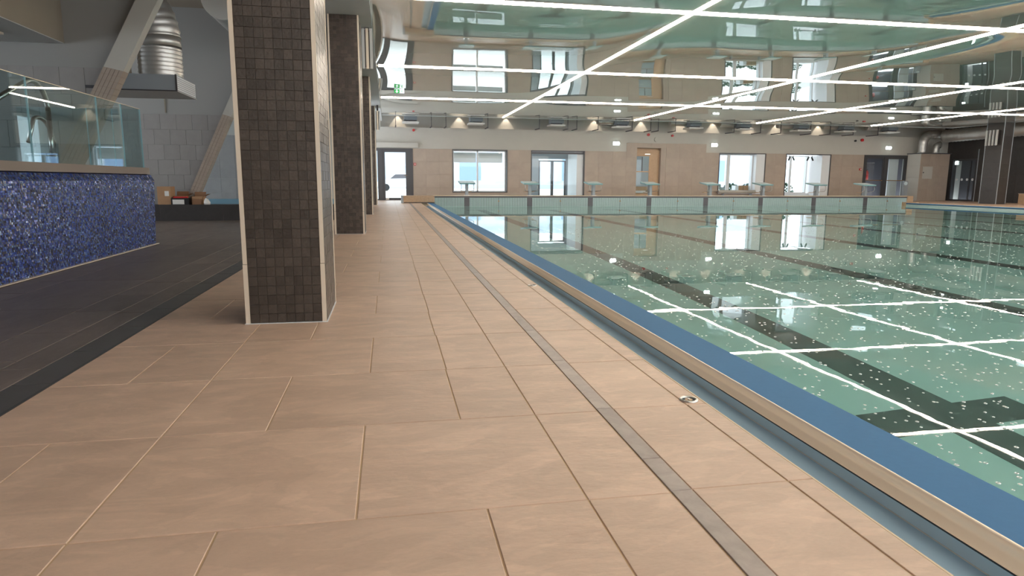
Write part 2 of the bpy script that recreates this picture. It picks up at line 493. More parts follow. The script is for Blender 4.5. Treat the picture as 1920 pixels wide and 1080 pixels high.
# overflow edge on the near (left) side and on the far (right) side
def overflow(name, sgn, label):
    """cross-section in x, extruded along y; sgn -1 = left edge of the pool"""
    o = struct_empty(name, (0, 0, 0), label)
    E0, E1 = PY0 - .4, (PY1 + .25 if sgn < 0 else 24.9)
    def xx(v): return v if sgn < 0 else (PX1 + PX0) - v
    def bx(n, mt, a, c, z0, z1):
        a, c = sorted((xx(a), xx(c))); return MB().box(a, c, E0, E1, z0, z1).obj(n, mt, o)
    bx('gutter_floor', 'teal_liner', 1.185, 1.452, -.14, -.127)
    bx('gutter_wall', 'teal_liner', 1.452, 1.47, -.30, -.069)
    bx('weld_seam', 'white_frame', 1.449, 1.452, -.129, -.1255)
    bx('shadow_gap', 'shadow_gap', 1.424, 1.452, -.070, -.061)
    # rounded steel lip
    prof = [(1.418, -.061), (1.419, -.058), (1.433, -.038), (1.4345, -.030), (1.4345, -.018), (1.4345, -.004), (1.4375, -.0005), (1.442, 0.0), (1.442, -.061)]
    n = len(prof); m = MB()
    m.v = [(xx(a), E0, z) for a, z in prof] + [(xx(a), E1, z) for a, z in prof]
    for i in range(n):
        j = (i + 1) % n; f = (i, j, n + j, n + i) if sgn > 0 else (i, n + i, n + j, j)
        m.f.append(f); m.m.append(0); m.sm.append(1 <= i < 6)
    m.f.append(tuple(range(n))); m.m.append(0); m.sm.append(False)
    m.f.append(tuple(range(2 * n - 1, n - 1, -1))); m.m.append(0); m.sm.append(False)
    m.obj('steel_lip', 'lip_steel', o)
    bx('blue_edge', 'blue_liner', 1.442, PX0, -.05, 0.0 - .002)
    if sgn > 0:
        bx('edge_face', 'panel_teal', PX0 - .01, PX0 + .0, WZ - .3, -.03)
    bx('edge_block', 'teal_liner', 1.47, PX0 - .031, -.35, -.05)
    bx('deck_edge', 'cream_stone', 1.179, 1.1855, -.14, .0006)
    return o
overflow('trim_1', -1, 'overflow edge with teal gutter, steel lip and blue strip')
overflow('trim_2', 1, 'overflow edge of the far right pool side')
MB().box(PX1 - .02, PX1 + .62, 24.9, 25.12, -.3, .035).obj('edge_cap', 'stone_beam', bpy.data.objects['trim_2'])

# water surface
m = MB(); m.quad((PX0, PY0, WZ), (PX1, PY0, WZ), (PX1, PY1, WZ), (PX0, PY1, WZ))
wtr = m.obj('pool_water', 'water'); wtr['kind'] = 'stuff'; tag(wtr, 'still clear greenish pool water reflecting windows and light strips', 'water')
# bubbles floating on it
bb = MB()
for i in range(5200):
    yy = 1.5 + 13 * random.random() ** 1.25
    xx_ = PX0 + .05 + random.random() * (1.6 + yy * 1.05)
    if xx_ > PX1 - .2: continue
    R = random.uniform(.0042, .0085) * (1.0 if yy > 4 else .8)
    bb.torus((xx_, yy, WZ + .001), R, R * .30, 8, 4, squash=.9)
ob = bb.obj('bubble', 'bubble'); ob['kind'] = 'stuff'; tag(ob, 'tiny round bubbles floating on the near pool water', 'bubbles')

# ------------------------------------------------------------------ raised end of the pool
em = thing('pool_end_wall', (11.9, PY1, 0), 'raised pool end wall with ribbed pale teal panels and dark posts', 'pool wall')
EX0, EX1 = 1.71, 22.15
MB().box(EX0, EX1 + .25, PY1 + .03, PY1 + .62, -.3, .235).obj('core', 'panel_dark', em)
MB().box(EX0 - .02, EX1 + .02, PY1 - .02, PY1 + .66, .262, .278).obj('cap_stone', 'cream_stone', em)
MB().box(EX0, EX1, PY1 - .01, PY1 + .63, .205, .262).obj('top_band', 'panel_dark', em)
posts = [2.94 + 2.455 * k for k in range(8)]
edges = [EX0] + posts + [EX1]
for x in posts: MB().box(x - .1, x + .1, PY1 + .001, PY1 + .03, -.9, .205).obj('post', 'panel_dark', em)
for i, (a, c) in enumerate(zip(edges, edges[1:])):
    a2 = a + (.1 if i else 0); c2 = c - (.1 if i < 8 else 0)
    halves = [(a2, c2)] if (c2 - a2) < 1.6 else [(a2, (a2 + c2) / 2 - .006), ((a2 + c2) / 2 + .006, c2)]
    for (u, v) in halves:
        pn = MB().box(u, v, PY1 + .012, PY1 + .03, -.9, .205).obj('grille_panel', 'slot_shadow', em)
        m = MB(); k = int((v - u) / .052)
        for q in range(k):
            xq = u + (q + .5) * (v - u) / k
            m.box(xq - .018, xq + .018, PY1 + .002, PY1 + .012, -.6, .195)
        r = m.obj('ribs', 'panel_teal', pn); r['kind'] = 'stuff'
    if len(halves) == 2:
        xm = (a2 + c2) / 2
        m = MB(); m.tube([(xm, PY1 - .02, .07), (xm, PY1 + .01, .07)], .028, 12); m.obj('knob', 'brass', em)
        MB().box(xm - .006, xm + .006, PY1 + .008, PY1 + .02, -.6, .205).obj('seam', 'panel_dark', em)
MB().box(EX1, EX1 + .27, PY1 - .05, PY1 + .66, -.3, .285).obj('end_pier', 'stone_beam', em)
bm_ = thing('stone_beam', (1.1, 25.6, 0), 'brown stone beam across the gutter at the left end of the pool end wall', 'beam')
MB().box(.54, 1.70, PY1 - .1, PY1 + .5, .03, .272).obj('beam', 'stone_beam', bm_)
MB().box(.46, .54, PY1 - .12, PY1 + .52, 0.001, .275).obj('end_plate', 'grey_paint', bm_)
MB().box(.56, 1.70, PY1 - .06, PY1 + .45, .001, .03).obj('plinth', 'panel_dark', bm_)

# starting blocks
def make_block():
    r = thing('starting_block', (0, 0, 0), '', 'starting block', 'starting blocks on the pool end wall')
    m = MB()
    m.hexa([(-.29, -.10, .425), (.29, -.10, .425), (.29, .55, .50), (-.29, .55, .50), (-.30, -.12, .475), (.30, -.12, .475), (.30, .57, .55), (-.30, .57, .55)])
    pf = m.obj('platform', 'block_teal', r)
    MB().hexa([(-.28, -.09, .476), (.28, -.09, .476), (.28, .54, .548), (-.28, .54, .548), (-.27, -.08, .484), (.27, -.08, .484), (.27, .53, .556), (-.27, .53, .556)]).obj('anti_slip_pad', 'block_white', pf)
    m = MB(); m.box(-.05, .05, .10, .30, 0, .44); m.obj('post', 'grey_paint', r)
    MB().box(-.10, .10, .04, .36, 0, .012).obj('base_plate', 'steel', r)
    for s in (-1, 1):
        m = MB(); x = s * .24
        m.tube([(x, -.05, .43), (x, -.09, .36), (x, -.10, .27), (x, -.04, .20), (x, .05, .18), (s * .05, .15, .17)], .011, 6)
        m.obj('grab_handle', 'steel', r)
    MB().box(-.20, .20, .27, .47, .13, .15).obj('step', 'light_wood', r)
    return r
proto = make_block()
blk_lab = ['leftmost starting block, in front of the wide bright window', 'second starting block from the left, at the left edge of the second window',
           'third starting block from the left, right of the second window', 'fourth starting block from the left, in front of the recessed beige door',
           'fifth starting block from the left, at the left edge of the window with bushes', 'sixth starting block from the left, right of the window with bushes',
           'seventh starting block from the left, by the window with black spotlights', 'rightmost starting block, in front of the dark framed double door']
for k, x in enumerate([2.97, 5.46, 8.05, 10.45, 13.06, 15.45, 17.95, 20.28]):
    o = proto if k == 0 else copy_tree(proto)
    o.location = (x, PY1 + .1, .278); o['label'] = blk_lab[k]

# ------------------------------------------------------------------ far wall with its openings
OPEN = [(-1.05, 1.05, 0, 2.17), (2.72, 5.13, .33, 2.17), (6.17, 8.62, .0, 2.17), (11.05, 12.45, 0, 2.34), (15.05, 17.42, .30, 2.17), (18.45, 20.82, .0, 2.17), (22.60, 25.0, 0, 2.17)]
TALL = (10.55, 14.4, 2.55)
wf = struct_empty('wall_far', (0, FW, 0), 'far wall, beige stone tiles below cream paint')
TT = 2.17
def wall_rects(x0, x1, z0, z1, openings):
    """cut the rectangle into pieces around the openings"""
    xs = sorted({x0, x1, *[v for o in openings for v in (o[0], o[1]) if x0 < v < x1]})
    out = []
    for a, c in zip(xs, xs[1:]):
        mid = (a + c) / 2; zz = [(z0, z1)]
        for o in openings:
            if o[0] < mid < o[1]:
                nz_ = []
                for (p_, q_) in zz:
                    if o[2] > p_: nz_.append((p_, min(q_, o[2])))
                    if o[3] < q_: nz_.append((max(p_, o[3]), q_))
                zz = [(p_, q_) for p_, q_ in nz_ if q_ - p_ > .01]
        out += [(a, c, p_, q_) for p_, q_ in zz]
    return out
b = MB()
for r in wall_rects(-3.6, 28.5, -.3, 3.05, OPEN): b.box(r[0], r[1], FW + .012, FW + .32, r[2], r[3])
b.box(-3.6, 28.5, FW + .30, FW + .5, 3.05, 4.3)
b.obj('wall_body', 'wall_paint', wf)
gb = MB()
def far_tiles(x0, x1, z0, z1):
    gb.box(x0, x1, FW + .004, FW + .013, z0, z1)
    nx = max(1, round((x1 - x0) / .66)); nz_ = max(1, round((z1 - z0) / .6))
    for i in range(nx):
        for j in range(nz_):
            tile('wall_tile', wf, (x0 + (x1 - x0) * i / nx, z0 + (z1 - z0) * j / nz_), (x0 + (x1 - x0) * (i + 1) / nx, z0 + (z1 - z0) * (j + 1) / nz_),
                 .010, 'concrete_tile', axis='-y', base=FW + .010, gap=.004, jit=.0006)
for a, c in ((1.05, 2.72), (5.13, 6.17), (8.62, 10.55)): far_tiles(a, c, 0, TT)
far_tiles(10.55, 11.05, 0, 2.55); far_tiles(11.05, 12.45, 2.34, 2.55); far_tiles(12.45, 14.4, 0, 2.55)
for a, c in ((14.4, 15.05), (17.42, 18.45), (20.82, 22.6)): far_tiles(a, c, 0, TT)
far_tiles(2.72, 5.13, 0, .33); far_tiles(15.05, 17.42, 0, .3)
gb.obj('grout_bed', 'concrete_grout', wf)

def frame(parent, x0, x1, z0, z1, y, wd, dp, mt, bottom=True, name='frame'):
    m = MB()
    m.box(x0, x0 + wd, y, y + dp, z0, z1); m.box(x1 - wd, x1, y, y + dp, z0, z1); m.box(x0 + wd, x1 - wd, y, y + dp, z1 - wd, z1)
    if bottom: m.box(x0 + wd, x1 - wd, y, y + dp, z0, z0 + wd)
    return m.obj(name, mt, parent)
def pane(parent, x0, x1, z0, z1, y): return MB().box(x0, x1, y, y + .008, z0, z1).obj('pane', 'window_glass', parent)
G = FW + .012
# door_1 : glazed door at the left end
d1 = struct_empty('door_1', (0, FW, 0), 'glazed door in a dark frame at the end of the deck')
frame(d1, -1.05, 1.05, 0.001, 2.17, FW - .02, .06, .14, 'dark_frame', False)
MB().box(-.38, -.22, FW - .02, FW + .1, 0.001, 2.11).obj('mullion', 'dark_frame', d1)
frame(d1, -.99, -.38, 0.001, 2.11, FW, .05, .06, 'dark_frame')
lf = frame(d1, -.22, .84, 0.001, 2.11, FW, .10, .06, 'dark_frame', name='door_leaf')
MB().box(.84, .99, FW, FW + .06, .001, 2.11).obj('side_post', 'dark_frame', d1)
pane(d1, -.94, -.43, .05, 2.06, FW + .03); pane(d1, -.12, .74, .1, 2.01, FW + .03)
m = MB(); m.tube([(.78, FW - .01, 1.05), (.78, FW - .06, 1.05), (.66, FW - .06, 1.05)], .012, 6); m.obj('door_handle', 'brass', lf)
MB().box(-.12, .02, FW - .02, FW + .03, .02, .1).obj('bottom_closer', 'steel', lf)
MB().box(-1.2, 1.27, FW - .13, FW + .0, 2.20, 2.40).obj('door_header', 'wall_paint', d1)
# window_1
w1 = struct_empty('window_1', (3.9, FW, 0), 'wide bright window with grey roller blinds')
frame(w1, 2.72, 5.13, .33, 2.17, FW - .01, .035, .32, 'dark_frame')
frame(w1, 2.76, 5.09, .36, 2.14, FW + .22, .05, .06, 'white_frame')
MB().box(3.80, 3.87, FW + .22, FW + .28, .36, 2.14).obj('mullion', 'white_frame', w1)
pane(w1, 2.8, 3.8, .4, 2.1, FW + .25); pane(w1, 3.87, 5.05, .4, 2.1, FW + .25)
for a, c in ((2.82, 3.79), (3.88, 4.95)): MB().box(a, c, FW + .33, FW + .34, 1.62, 2.05).obj('roller_blind', 'roller_blind', w1)
# window_2 with the vestibule behind
w2 = struct_empty('window_2', (7.4, FW, 0), 'opening with a grey vestibule and double glass door behind')
frame(w2, 6.17, 8.62, .0, 2.17, FW - .01, .045, .2, 'dark_frame')
MB().box(8.28, 8.575, FW + .1, FW + 1.6, 0, 2.13).obj('reveal_panel', 'white_frame', w2)
b = MB()
for r in wall_rects(5.6, 9.6, 0, 2.6, [(6.95, 8.25, 0, 1.86)]): b.box(r[0], r[1], FW + 1.9, FW + 2.0, r[2], r[3])
b.obj('vestibule_wall', 'grey_paint', w2)
frame(w2, 6.95, 8.25, 0.001, 1.80, FW + 1.88, .06, .1, 'dark_frame', False)
MB().box(7.54, 7.66, FW + 1.88, FW + 1.98, 0, 1.74).obj('mullion', 'dark_frame', w2)
pane(w2, 7.01, 7.54, .03, 1.74, FW + 1.93); pane(w2, 7.66, 8.19, .03, 1.74, FW + 1.93)
m = MB(); m.tube([(7.5, FW + 1.86, .95), (7.5, FW + 1.86, 1.15)], .012, 6); m.obj('door_handle', 'steel', w2)
MB().box(6.17, 8.62, FW + .02, FW + .16, 2.02, 2.10).obj('track_rail', 'dark_frame', w2)
pane(w2, 6.22, 8.27, .05, 2.02, FW + .06)
# door_2: recessed beige door
d2 = struct_empty('door_2', (11.7, FW, 0), 'beige door with a glazed opening, recessed in the tiled wall')
MB().box(11.05, 12.45, FW + .30, FW + .34, 0, 2.34).obj('recess_back', 'light_wood', d2)
MB().box(12.20, 12.449, FW + .012, FW + .30, 0, 2.34).obj('recess_side', 'concrete_tile', d2)
b = MB()
for r in wall_rects(11.06, 12.2, 0.001, 2.25, [(11.1, 11.72, .30, 1.98)]): b.box(r[0], r[1], FW + .20, FW + .26, r[2], r[3])
lf = b.obj('door_leaf', 'light_wood', d2)
MB().box(11.1, 11.72, FW + .215, FW + .24, .62, 1.98).obj('glazing_back', 'facade_white', lf)
pane(d2, 11.1, 11.72, .30, 1.98, FW + .205)
MB().box(11.1, 11.72, FW + .19, FW + .21, 1.27, 1.31).obj('push_bar', 'brass', lf)
MB().box(11.38, 11.41, FW + .2, FW + .214, 1.31, 1.95).obj('glazing_bar', 'panel_dark', lf)
MB().box(11.1, 11.72, FW + .215, FW + .24, .33, .43).obj('vent_grille', 'white_frame', lf)
MB().box(11.5, 11.75, FW + .16, FW + .2, 2.05, 2.09).obj('door_closer', 'steel', lf)
# window_3
w3 = struct_empty('window_3', (16.2, FW, 0), 'white framed window with bushes behind')
frame(w3, 15.05, 17.42, .30, 2.17, FW - .01, .04, .3, 'dark_frame')
frame(w3, 15.09, 16.95, .32, 2.13, FW + .3, .05, .06, 'white_frame')
MB().box(15.62, 15.78, FW + .3, FW + .36, .37, 2.08).obj('mullion', 'white_frame', w3)
pane(w3, 15.14, 15.62, .37, 2.08, FW + .33); pane(w3, 15.78, 16.9, .37, 2.08, FW + .33)
MB().box(16.95, 17.38, FW + .02, FW + .6, .32, 2.13).obj('reveal_panel', 'white_frame', w3)
MB().box(15.09, 17.38, FW - .06, FW + .3, .29, .33).obj('window_sill', 'white_frame', w3)
# window_4
w4 = struct_empty('window_4', (19.6, FW, 0), 'white framed window under black track spotlights')
frame(w4, 18.45, 20.82, 0.001, 2.17, FW - .01, .04, .3, 'dark_frame')
frame(w4, 18.49, 20.2, .32, 2.13, FW + .9, .05, .06, 'white_frame')
MB().box(19.25, 19.36, FW + .9, FW + .96, .37, 2.08).obj('mullion', 'white_frame', w4)
pane(w4, 18.54, 19.25, .37, 2.08, FW + .93); pane(w4, 19.36, 20.15, .37, 2.08, FW + .93)
MB().box(20.36, 20.78, FW + .02, FW + 1.4, .02, 2.13).obj('reveal_panel', 'white_frame', w4)
MB().box(18.0, 20.4, FW + .88, FW + 1.0, 0, .32).obj('parapet', 'white_frame', w4)
for i, (x, an) in enumerate(((18.75, -.5), (18.95, -.35), (19.15, .5), (19.95, -.45), (20.15, .5))):
    o = thing('track_spotlight', (x, FW + .5, 2.12), ['leftmost black track spotlight in the top of the right-hand window', 'second black track spotlight, tilted left beside the leftmost one', 'third black track spotlight, tilted right near the window mullion', 'black track spotlight tilted left near the white reveal', 'rightmost black track spotlight, tilted right against the white reveal'][i], 'spotlight', 'black track spotlights')
    m = MB(); m.tube([(x, FW + .5, 2.13), (x, FW + .5, 2.03)], .012, 6); m.obj('stem', 'black_plastic', o)
    m = MB(); c = Vector((x, FW + .5, 2.0)); d = Vector((math.sin(an), 0, -math.cos(an)))
    m.tube([c - d * .06, c + d * .13], .038, 10); m.obj('lamp_head', 'black_plastic', o)
# door_3 : dark framed double door
d3 = struct_empty('door_3', (23.8, FW, 0), 'dark framed double glass door on the right of the far wall')
frame(d3, 22.60, 25.0, 0.001, 2.17, FW - .02, .10, .12, 'dark_frame', False)
MB().box(23.72, 23.86, FW - .02, FW + .1, 0.001, 2.07).obj('mullion', 'dark_frame', d3)
for a, c in ((22.70, 23.72), (23.86, 24.9)):
    lf = frame(d3, a, c, 0.001, 2.07, FW, .08, .05, 'dark_frame', name='door_leaf')
    pane(d3, a + .08, c - .08, .09, 1.99, FW + .02)
    MB().box(a + .05, c - .05, FW - .03, FW - .005, .94, .98).obj('push_bar', 'brass', lf)
b = MB(); b.box(22.2, 25.6, FW + 2.4, FW + 2.5, 0, 2.6, 0)
b.box(22.2, 22.3, FW + .33, FW + 2.4, 0, 2.6, 0); b.box(25.5, 25.6, FW + .33, FW + 2.4, 0, 2.6, 0); b.box(22.2, 25.6, FW + .33, FW + 2.5, 2.6, 2.65, 0)
b.obj('lobby_walls', 'panel_dark', d3)
MB().box(24.28, 24.8, FW + .35, FW + .42, .02, 2.0).obj('white_panel', 'white_frame', d3)
MB().box(22.7, 23.05, FW + .8, FW + .9, .02, 2.0).obj('grey_pillar', 'concrete_tile', d3)
o = thing('fire_extinguisher', (23.5, FW + .9, 0), 'red fire extinguisher cabinet seen through the dark double door', 'extinguisher')
m = MB(); m.tube([(23.5, FW + .9, 1.0), (23.5, FW + .9, 1.36), (23.5, FW + .9, 1.42), (23.5, FW + .9, 1.47)], .1, 12, radii=[.1, .1, .07, .03]); m.obj('cylinder', 'red_plastic', o)
MB().box(23.46, 23.54, FW + .86, FW + .94, 1.47, 1.53).obj('valve', 'black_plastic', o)
m = MB(); m.tube([(23.5, FW + .85, 1.5), (23.38, FW + .82, 1.4), (23.38, FW + .82, 1.1)], .012, 6); m.obj('hose', 'black_plastic', o)

# outdoors: paving, facades, bushes, car
out = struct_empty('outdoor_ground', (0, 0, 0), 'pale paving outside')
MB().box(-30, 22, FW + .32, 140, -.3, -.05).obj('paving', 'pavement', out)
fc = thing('neighbouring_building', (3, 76, 0), 'pale building across the paved yard, seen through the windows', 'building')
MB().box(-14, 48, 76, 80, -.05, 5.0).obj('facade', 'facade_white', fc)
for i in range(9): MB().box(-10 + i * 6.0, -7.6 + i * 6.0, 75.9, 76, .9, 3.4).obj('window', 'facade_blue', fc)
def bush(x, y, z, s, lab):
    m = MB(); rnd = random.Random(int(x * 100))
    for i in range(340):
        a = rnd.uniform(0, 2 * math.pi); e_ = rnd.uniform(-.2, 1.4); r_ = s * rnd.uniform(.75, 1.0)
        c = Vector((x + r_ * math.cos(a) * math.cos(e_), y + r_ * math.sin(a) * math.cos(e_), z + s * .75 + r_ * .9 * math.sin(e_)))
        u = Vector((rnd.uniform(-1, 1), rnd.uniform(-1, 1), rnd.uniform(-1, 1))).normalized() * .07
        v = Vector((rnd.uniform(-1, 1), rnd.uniform(-1, 1), rnd.uniform(-1, 1))).normalized() * .05
        m.quad(c - u, c + v, c + u, c - v)
    o = thing('bush', (x, y, z), lab, 'bush', 'bushes outside the windows')
    f_ = m.obj('foliage', 'foliage', o); f_['kind'] = 'stuff'
    MB().tube([(x, y, z), (x + .02, y, z + s * .6)], .03, 6).obj('stem', 'light_wood', o)
bush(15.9, FW + 2.0, -.05, .50, 'round dark green bush at the left behind the fifth starting block')
bush(16.9, FW + 2.2, -.05, .50, 'green bush left of the brown carton outside the window')
bush(18.3, FW + 2.9, -.05, .50, 'green bush half hidden behind the brown carton outside')
bush(20.0, FW + 2.6, -.05, .55, 'green bush in the lower left of the spotlight window')
o = thing('moving_carton', (16.6, FW + .75, -.05), 'brown cardboard carton standing outside the window with bushes', 'carton')
MB().box(16.45, 16.95, FW + .6, FW + .95, -.05, .68).obj('carton_body', 'cardboard', o)
MB().box(16.28, 16.449, FW + .6, FW + .95, -.05, .68).obj('white_side', 'white_frame', o)
MB().box(16.66, 16.72, FW + .598, FW + .6, .2, .68).obj('tape', 'brass', o)
o = thing('rolled_cover', (16.1, FW - .35, .0), 'long white roll lying in front of the window with bushes', 'roll')
MB().tube([(14.98, FW - .2, .40), (16.85, FW - .2, .40)], .075, 16).obj('roll', 'wall_paint', o)
MB().tube([(14.9, FW - .2, .40), (14.98, FW - .2, .40)], .03, 10).obj('core_tube', 'panel_dark', o)
for x in (15.2, 16.6): MB().box(x, x + .06, FW - .28, FW - .12, .0, .335).obj('support', 'grey_paint', o)
def car(x, y):
    o = thing('parked_car', (x, y, -.05), 'pale hatchback car parked outside the glazed door', 'car')
    m = MB()
    prof = [(-1.9, .3), (-1.95, .65), (-1.7, .85), (-1.0, .95), (-.45, 1.4), (.9, 1.42), (1.6, 1.0), (1.9, .9), (1.92, .3)]
    m.prism([(x + a, y - .8, z) for a, z in prof], (0, 1.6, 0)); m.obj('body', 'car_paint', o)
    m = MB(); m.prism([(x + a, y - .81, z) for a, z in [(-.85, .98), (-.42, 1.33), (.85, 1.35), (1.35, 1.02)]], (0, 1.62, 0)); m.obj('side_window', 'panel_dark', o)
    for s in (-1.2, 1.2):
        for yy in (-.82, .62):
            MB().tube([(x + s, y + yy, .25), (x + s, y + yy + .2, .25)], .3, 16).obj('wheel', 'rubber', o)
    for yy in (-.6, .6): MB().box(x - 1.97, x - 1.93, y + yy - .12, y + yy + .12, .62, .74).obj('headlamp', 'white_plastic', o)
car(1.0, 58)
o = thing('lifebuoy', (2.83, FW + .5, 1.0), 'orange life ring just inside the left edge of the wide window', 'lifebuoy')
m = MB(); n1, n2 = 24, 8
for i in range(n1):
    a = 2 * math.pi * i / n1
    for j in range(n2):
        b_ = 2 * math.pi * j / n2; q = .30 + .055 * math.cos(b_)
        m.v.append((2.66 + .4 * q * math.cos(a) * 1.2, FW + .5 + .055 * math.sin(b_), 1.05 + q * 1.2 * math.sin(a)))
for i in range(n1):
    for j in range(n2):
        i2 = (i + 1) % n1; j2 = (j + 1) % n2
        m.f.append((i * n2 + j, i2 * n2 + j, i2 * n2 + j2, i * n2 + j2)); m.m.append(0); m.sm.append(True)
m.obj('ring', 'orange_rubber', o)
MB().tube([(2.66, FW + .5, 0), (2.66, FW + .5, 1.9)], .02, 8).obj('stand_pole', 'steel', o)
MB().tube([(2.66, FW + .5, 0.0), (2.66, FW + .5, .03)], .15, 12).obj('stand_base', 'steel', o)

# ------------------------------------------------------------------ ceilings
ce = struct_empty('ceiling', (0, 0, CZ), 'glossy stretched mirror ceiling in panels between the light strips')
LX = [-2.5, 3.6, 9.7, 15.35, 21.05]          # cross strips (constant y)
LY = [4.52, 9.98, 15.45, 20.95]              # long strips (constant x)
CX0, CX1, CY0, CY1 = -.2, 25.2, -3.0, 26.65
yb = [CY0] + LX[1:] + [CY1]; xb = [CX0] + LY + [CX1]
for i in range(len(yb) - 1):
    for j in range(len(xb) - 1):
        x0, x1, y0, y1 = xb[j], xb[j + 1], yb[i], yb[i + 1]
        n = 28; m = MB()
        sag = .044 * ((y1 - y0) / 5.7) ** 2
        ph = random.uniform(0, 6)
        for a in range(n + 1):
            for c in range(n + 1):
                u, v = c / n, a / n
                z = -sag * 4 * v * (1 - v) * (1 - abs(2 * u - 1) ** 5) - .0016 * math.sin(math.pi * v) * math.sin(math.pi * u) * math.sin(u * 9 + ph + 2 * v)
                m.v.append((x0 + (x1 - x0) * u, y0 + (y1 - y0) * v, CZ + z))
        for a in range(n):
            for c in range(n):
                k = a * (n + 1) + c
                m.f.append((k, k + n + 1, k + n + 2, k + 1)); m.m.append(0); m.sm.append(True)
        m.obj('ceiling_panel', 'gloss_ceiling', ce)
MB().box(CX0 - .02, CX1 + .02, CY1, CY1 + .05, CZ - .015, CZ + .3).obj('ceiling_edge', 'soffit_paint', ce)
MB().box(CX1, CX1 + .05, CY0, CY1, CZ - .015, CZ + .3).obj('ceiling_edge', 'soffit_paint', ce)
ce2 = struct_empty('ceiling.001', (0, 0, 4.3), 'plain upper ceiling above the ducts')
MB().box(-9, 29, -3, 32, 4.3, 4.4).obj('ceiling_slab', 'warm_paint', ce2)
ce3 = struct_empty('trim_3', (0, 0, 3.28), 'grey soffit along the row of columns')
MB().box(-.92, -.2, -3, FW, 3.285, 4.3).obj('soffit', 'soffit_paint', ce3)

# light strips
lab_x = ['front cross light strip, highest of the three running across the ceiling', 'middle cross light strip on the glossy ceiling', 'rear cross light strip on the glossy ceiling, nearest the far wall']
ci = 0
for k, y in enumerate(LX[1:]):
    o = MB().box(CX0 + .05, CX1 - .1, y - .020, y + .020, CZ - .022, CZ - .002).obj('light_strip', 'led')
    if k == 0: tag(o, 'cross light strip overhead behind the front one, outside the picture', 'light strip', 'light strips on the ceiling')
    else: tag(o, lab_x[k - 1], 'light strip', 'light strips on the ceiling')
lab_y = ['leftmost long light strip running away from the camera', 'second long light strip from the left', 'third long light strip from the left', 'rightmost long light strip']
for k, x in enumerate(LY):
    o = MB().box(x - .018, x + .018, CY0 + .5, CY1 - .15, CZ - .021, CZ - .0015).obj('light_strip', 'led')
    tag(o, lab_y[k], 'light strip', 'light strips on the ceiling')

# ------------------------------------------------------------------ columns
colY = [(4.02, 4.69), (10.70, 11.37), (16.75, 17.42), (23.2, 23.87)]
clab = ['large square column of small dark slate tiles nearest the camera', 'second dark tiled column behind the nearest one', 'third dark tiled column along the pool deck', 'farthest dark tiled column near the glazed door']
for k, (y0, y1) in enumerate(colY):
    x0, x1 = -.84, -.382
    o = thing('tiled_column', ((x0 + x1) / 2, (y0 + y1) / 2, 0), clab[k], 'column', 'dark tiled columns along the deck')
    TH = .007
    MB().box(x0 + TH, x1 - TH, y0 + TH, y1 - TH, 0, 3.29).obj('shaft', 'slate_grout', o)
    tr = .026
    rest = MB(); ROW = .0555; CW = (x1 - x0 - 2 * tr) / 8
    nrow = int(3.29 / ROW) + 1
    for r in range(nrow):
        z0, z1 = .004 + r * ROW, min(.004 + (r + 1) * ROW, 3.29)
        for c in range(8):
            a = x0 + tr + c * CW
            if k == 0 and r < 36:
                tile('tile', o, (a, z0), (a + CW, z1), TH, 'slate_mosaic', axis='-y', base=y0 + TH, gap=.0028, bev=.0006, jit=.0003)
            else:
                rest.box(a + .001, a + CW - .001, y0 + random.uniform(-.0005, .0008), y0 + TH, z0 + .001, z1 - .001, random.choice((0, 0, 1, 2)))
            rest.box(a + .001, a + CW - .001, y1 - TH, y1, z0 + .001, z1 - .001, random.choice((0, 0, 1, 2)))
        for c in range(12):
            w_ = (y1 - y0) / 12; a = y0 + .004 + c * (y1 - y0 - .008) / 12
            for xa, xb_ in ((x1 - TH, x1 + random.uniform(-.0008, .0008)), (x0, x0 + TH)):
                rest.box(xa, xb_, a + .001, a + w_ - .002, z0 + .001, z1 - .001, random.choice((0, 0, 1, 2)))
    q = rest.obj('small_tiles', ['slate_mosaic_a', 'slate_mosaic_b', 'slate_mosaic_c'], o); q['kind'] = 'stuff'
    for (a, c) in ((x0, x0 + tr - .002), (x1 - tr + .002, x1)):
        MB().box(a - .001, c, y0 - .002, y0 + TH, 0.002, .352).obj('corner_trim', 'cream_trim', o)
        MB().box(a, c, y0 - .002, y0 + TH, .355, 3.29).obj('corner_trim', 'cream_trim', o)
    MB().box(x1 - .002, x1 + .004, y1 - .012, y1 + .004, 0.002, 3.29).obj('corner_trim', 'cream_trim', o)
    MB().box(x0 - .006, x1 + .006, y0 - .007, y1 + .006, 0.0006, .004).obj('base_joint', 'white_frame', o)

# column loudspeakers
def speaker(x, y, z0, z1, lab, s=1.0, rot=0):
    o = thing('column_loudspeaker', (x, y, z0), lab, 'loudspeaker', 'slim column loudspeakers')
    w_ = .05 * s
    MB().box(x - .085 * s, x + .085 * s, y + .02, y + .06, z0 + .03, z1 - .02).obj('back_plate', 'black_plastic', o)
    for i in (-1, 0, 1):
        MB().box(x + i * .062 * s - .022 * s, x + i * .062 * s + .022 * s, y - .03, y + .02, z0, z1).obj('sound_bar', 'soffit_paint' if i else 'cream_trim', o)
    MB().box(x - .03, x + .03, y + .06, y + .14, z1 - .18, z1 - .1).obj('bracket', 'black_plastic', o)
    MB().box(x - .03, x + .03, y + .0, y + .09, z1 - .01, 3.3).obj('hanger', 'black_plastic', o)
speaker(-.285, 11.52, 2.64, 3.27, 'slim grey column loudspeaker beside the second column')
speaker(-.30, 22.9, 2.47, 3.1, 'slim grey column loudspeaker beside the farthest column on the left')

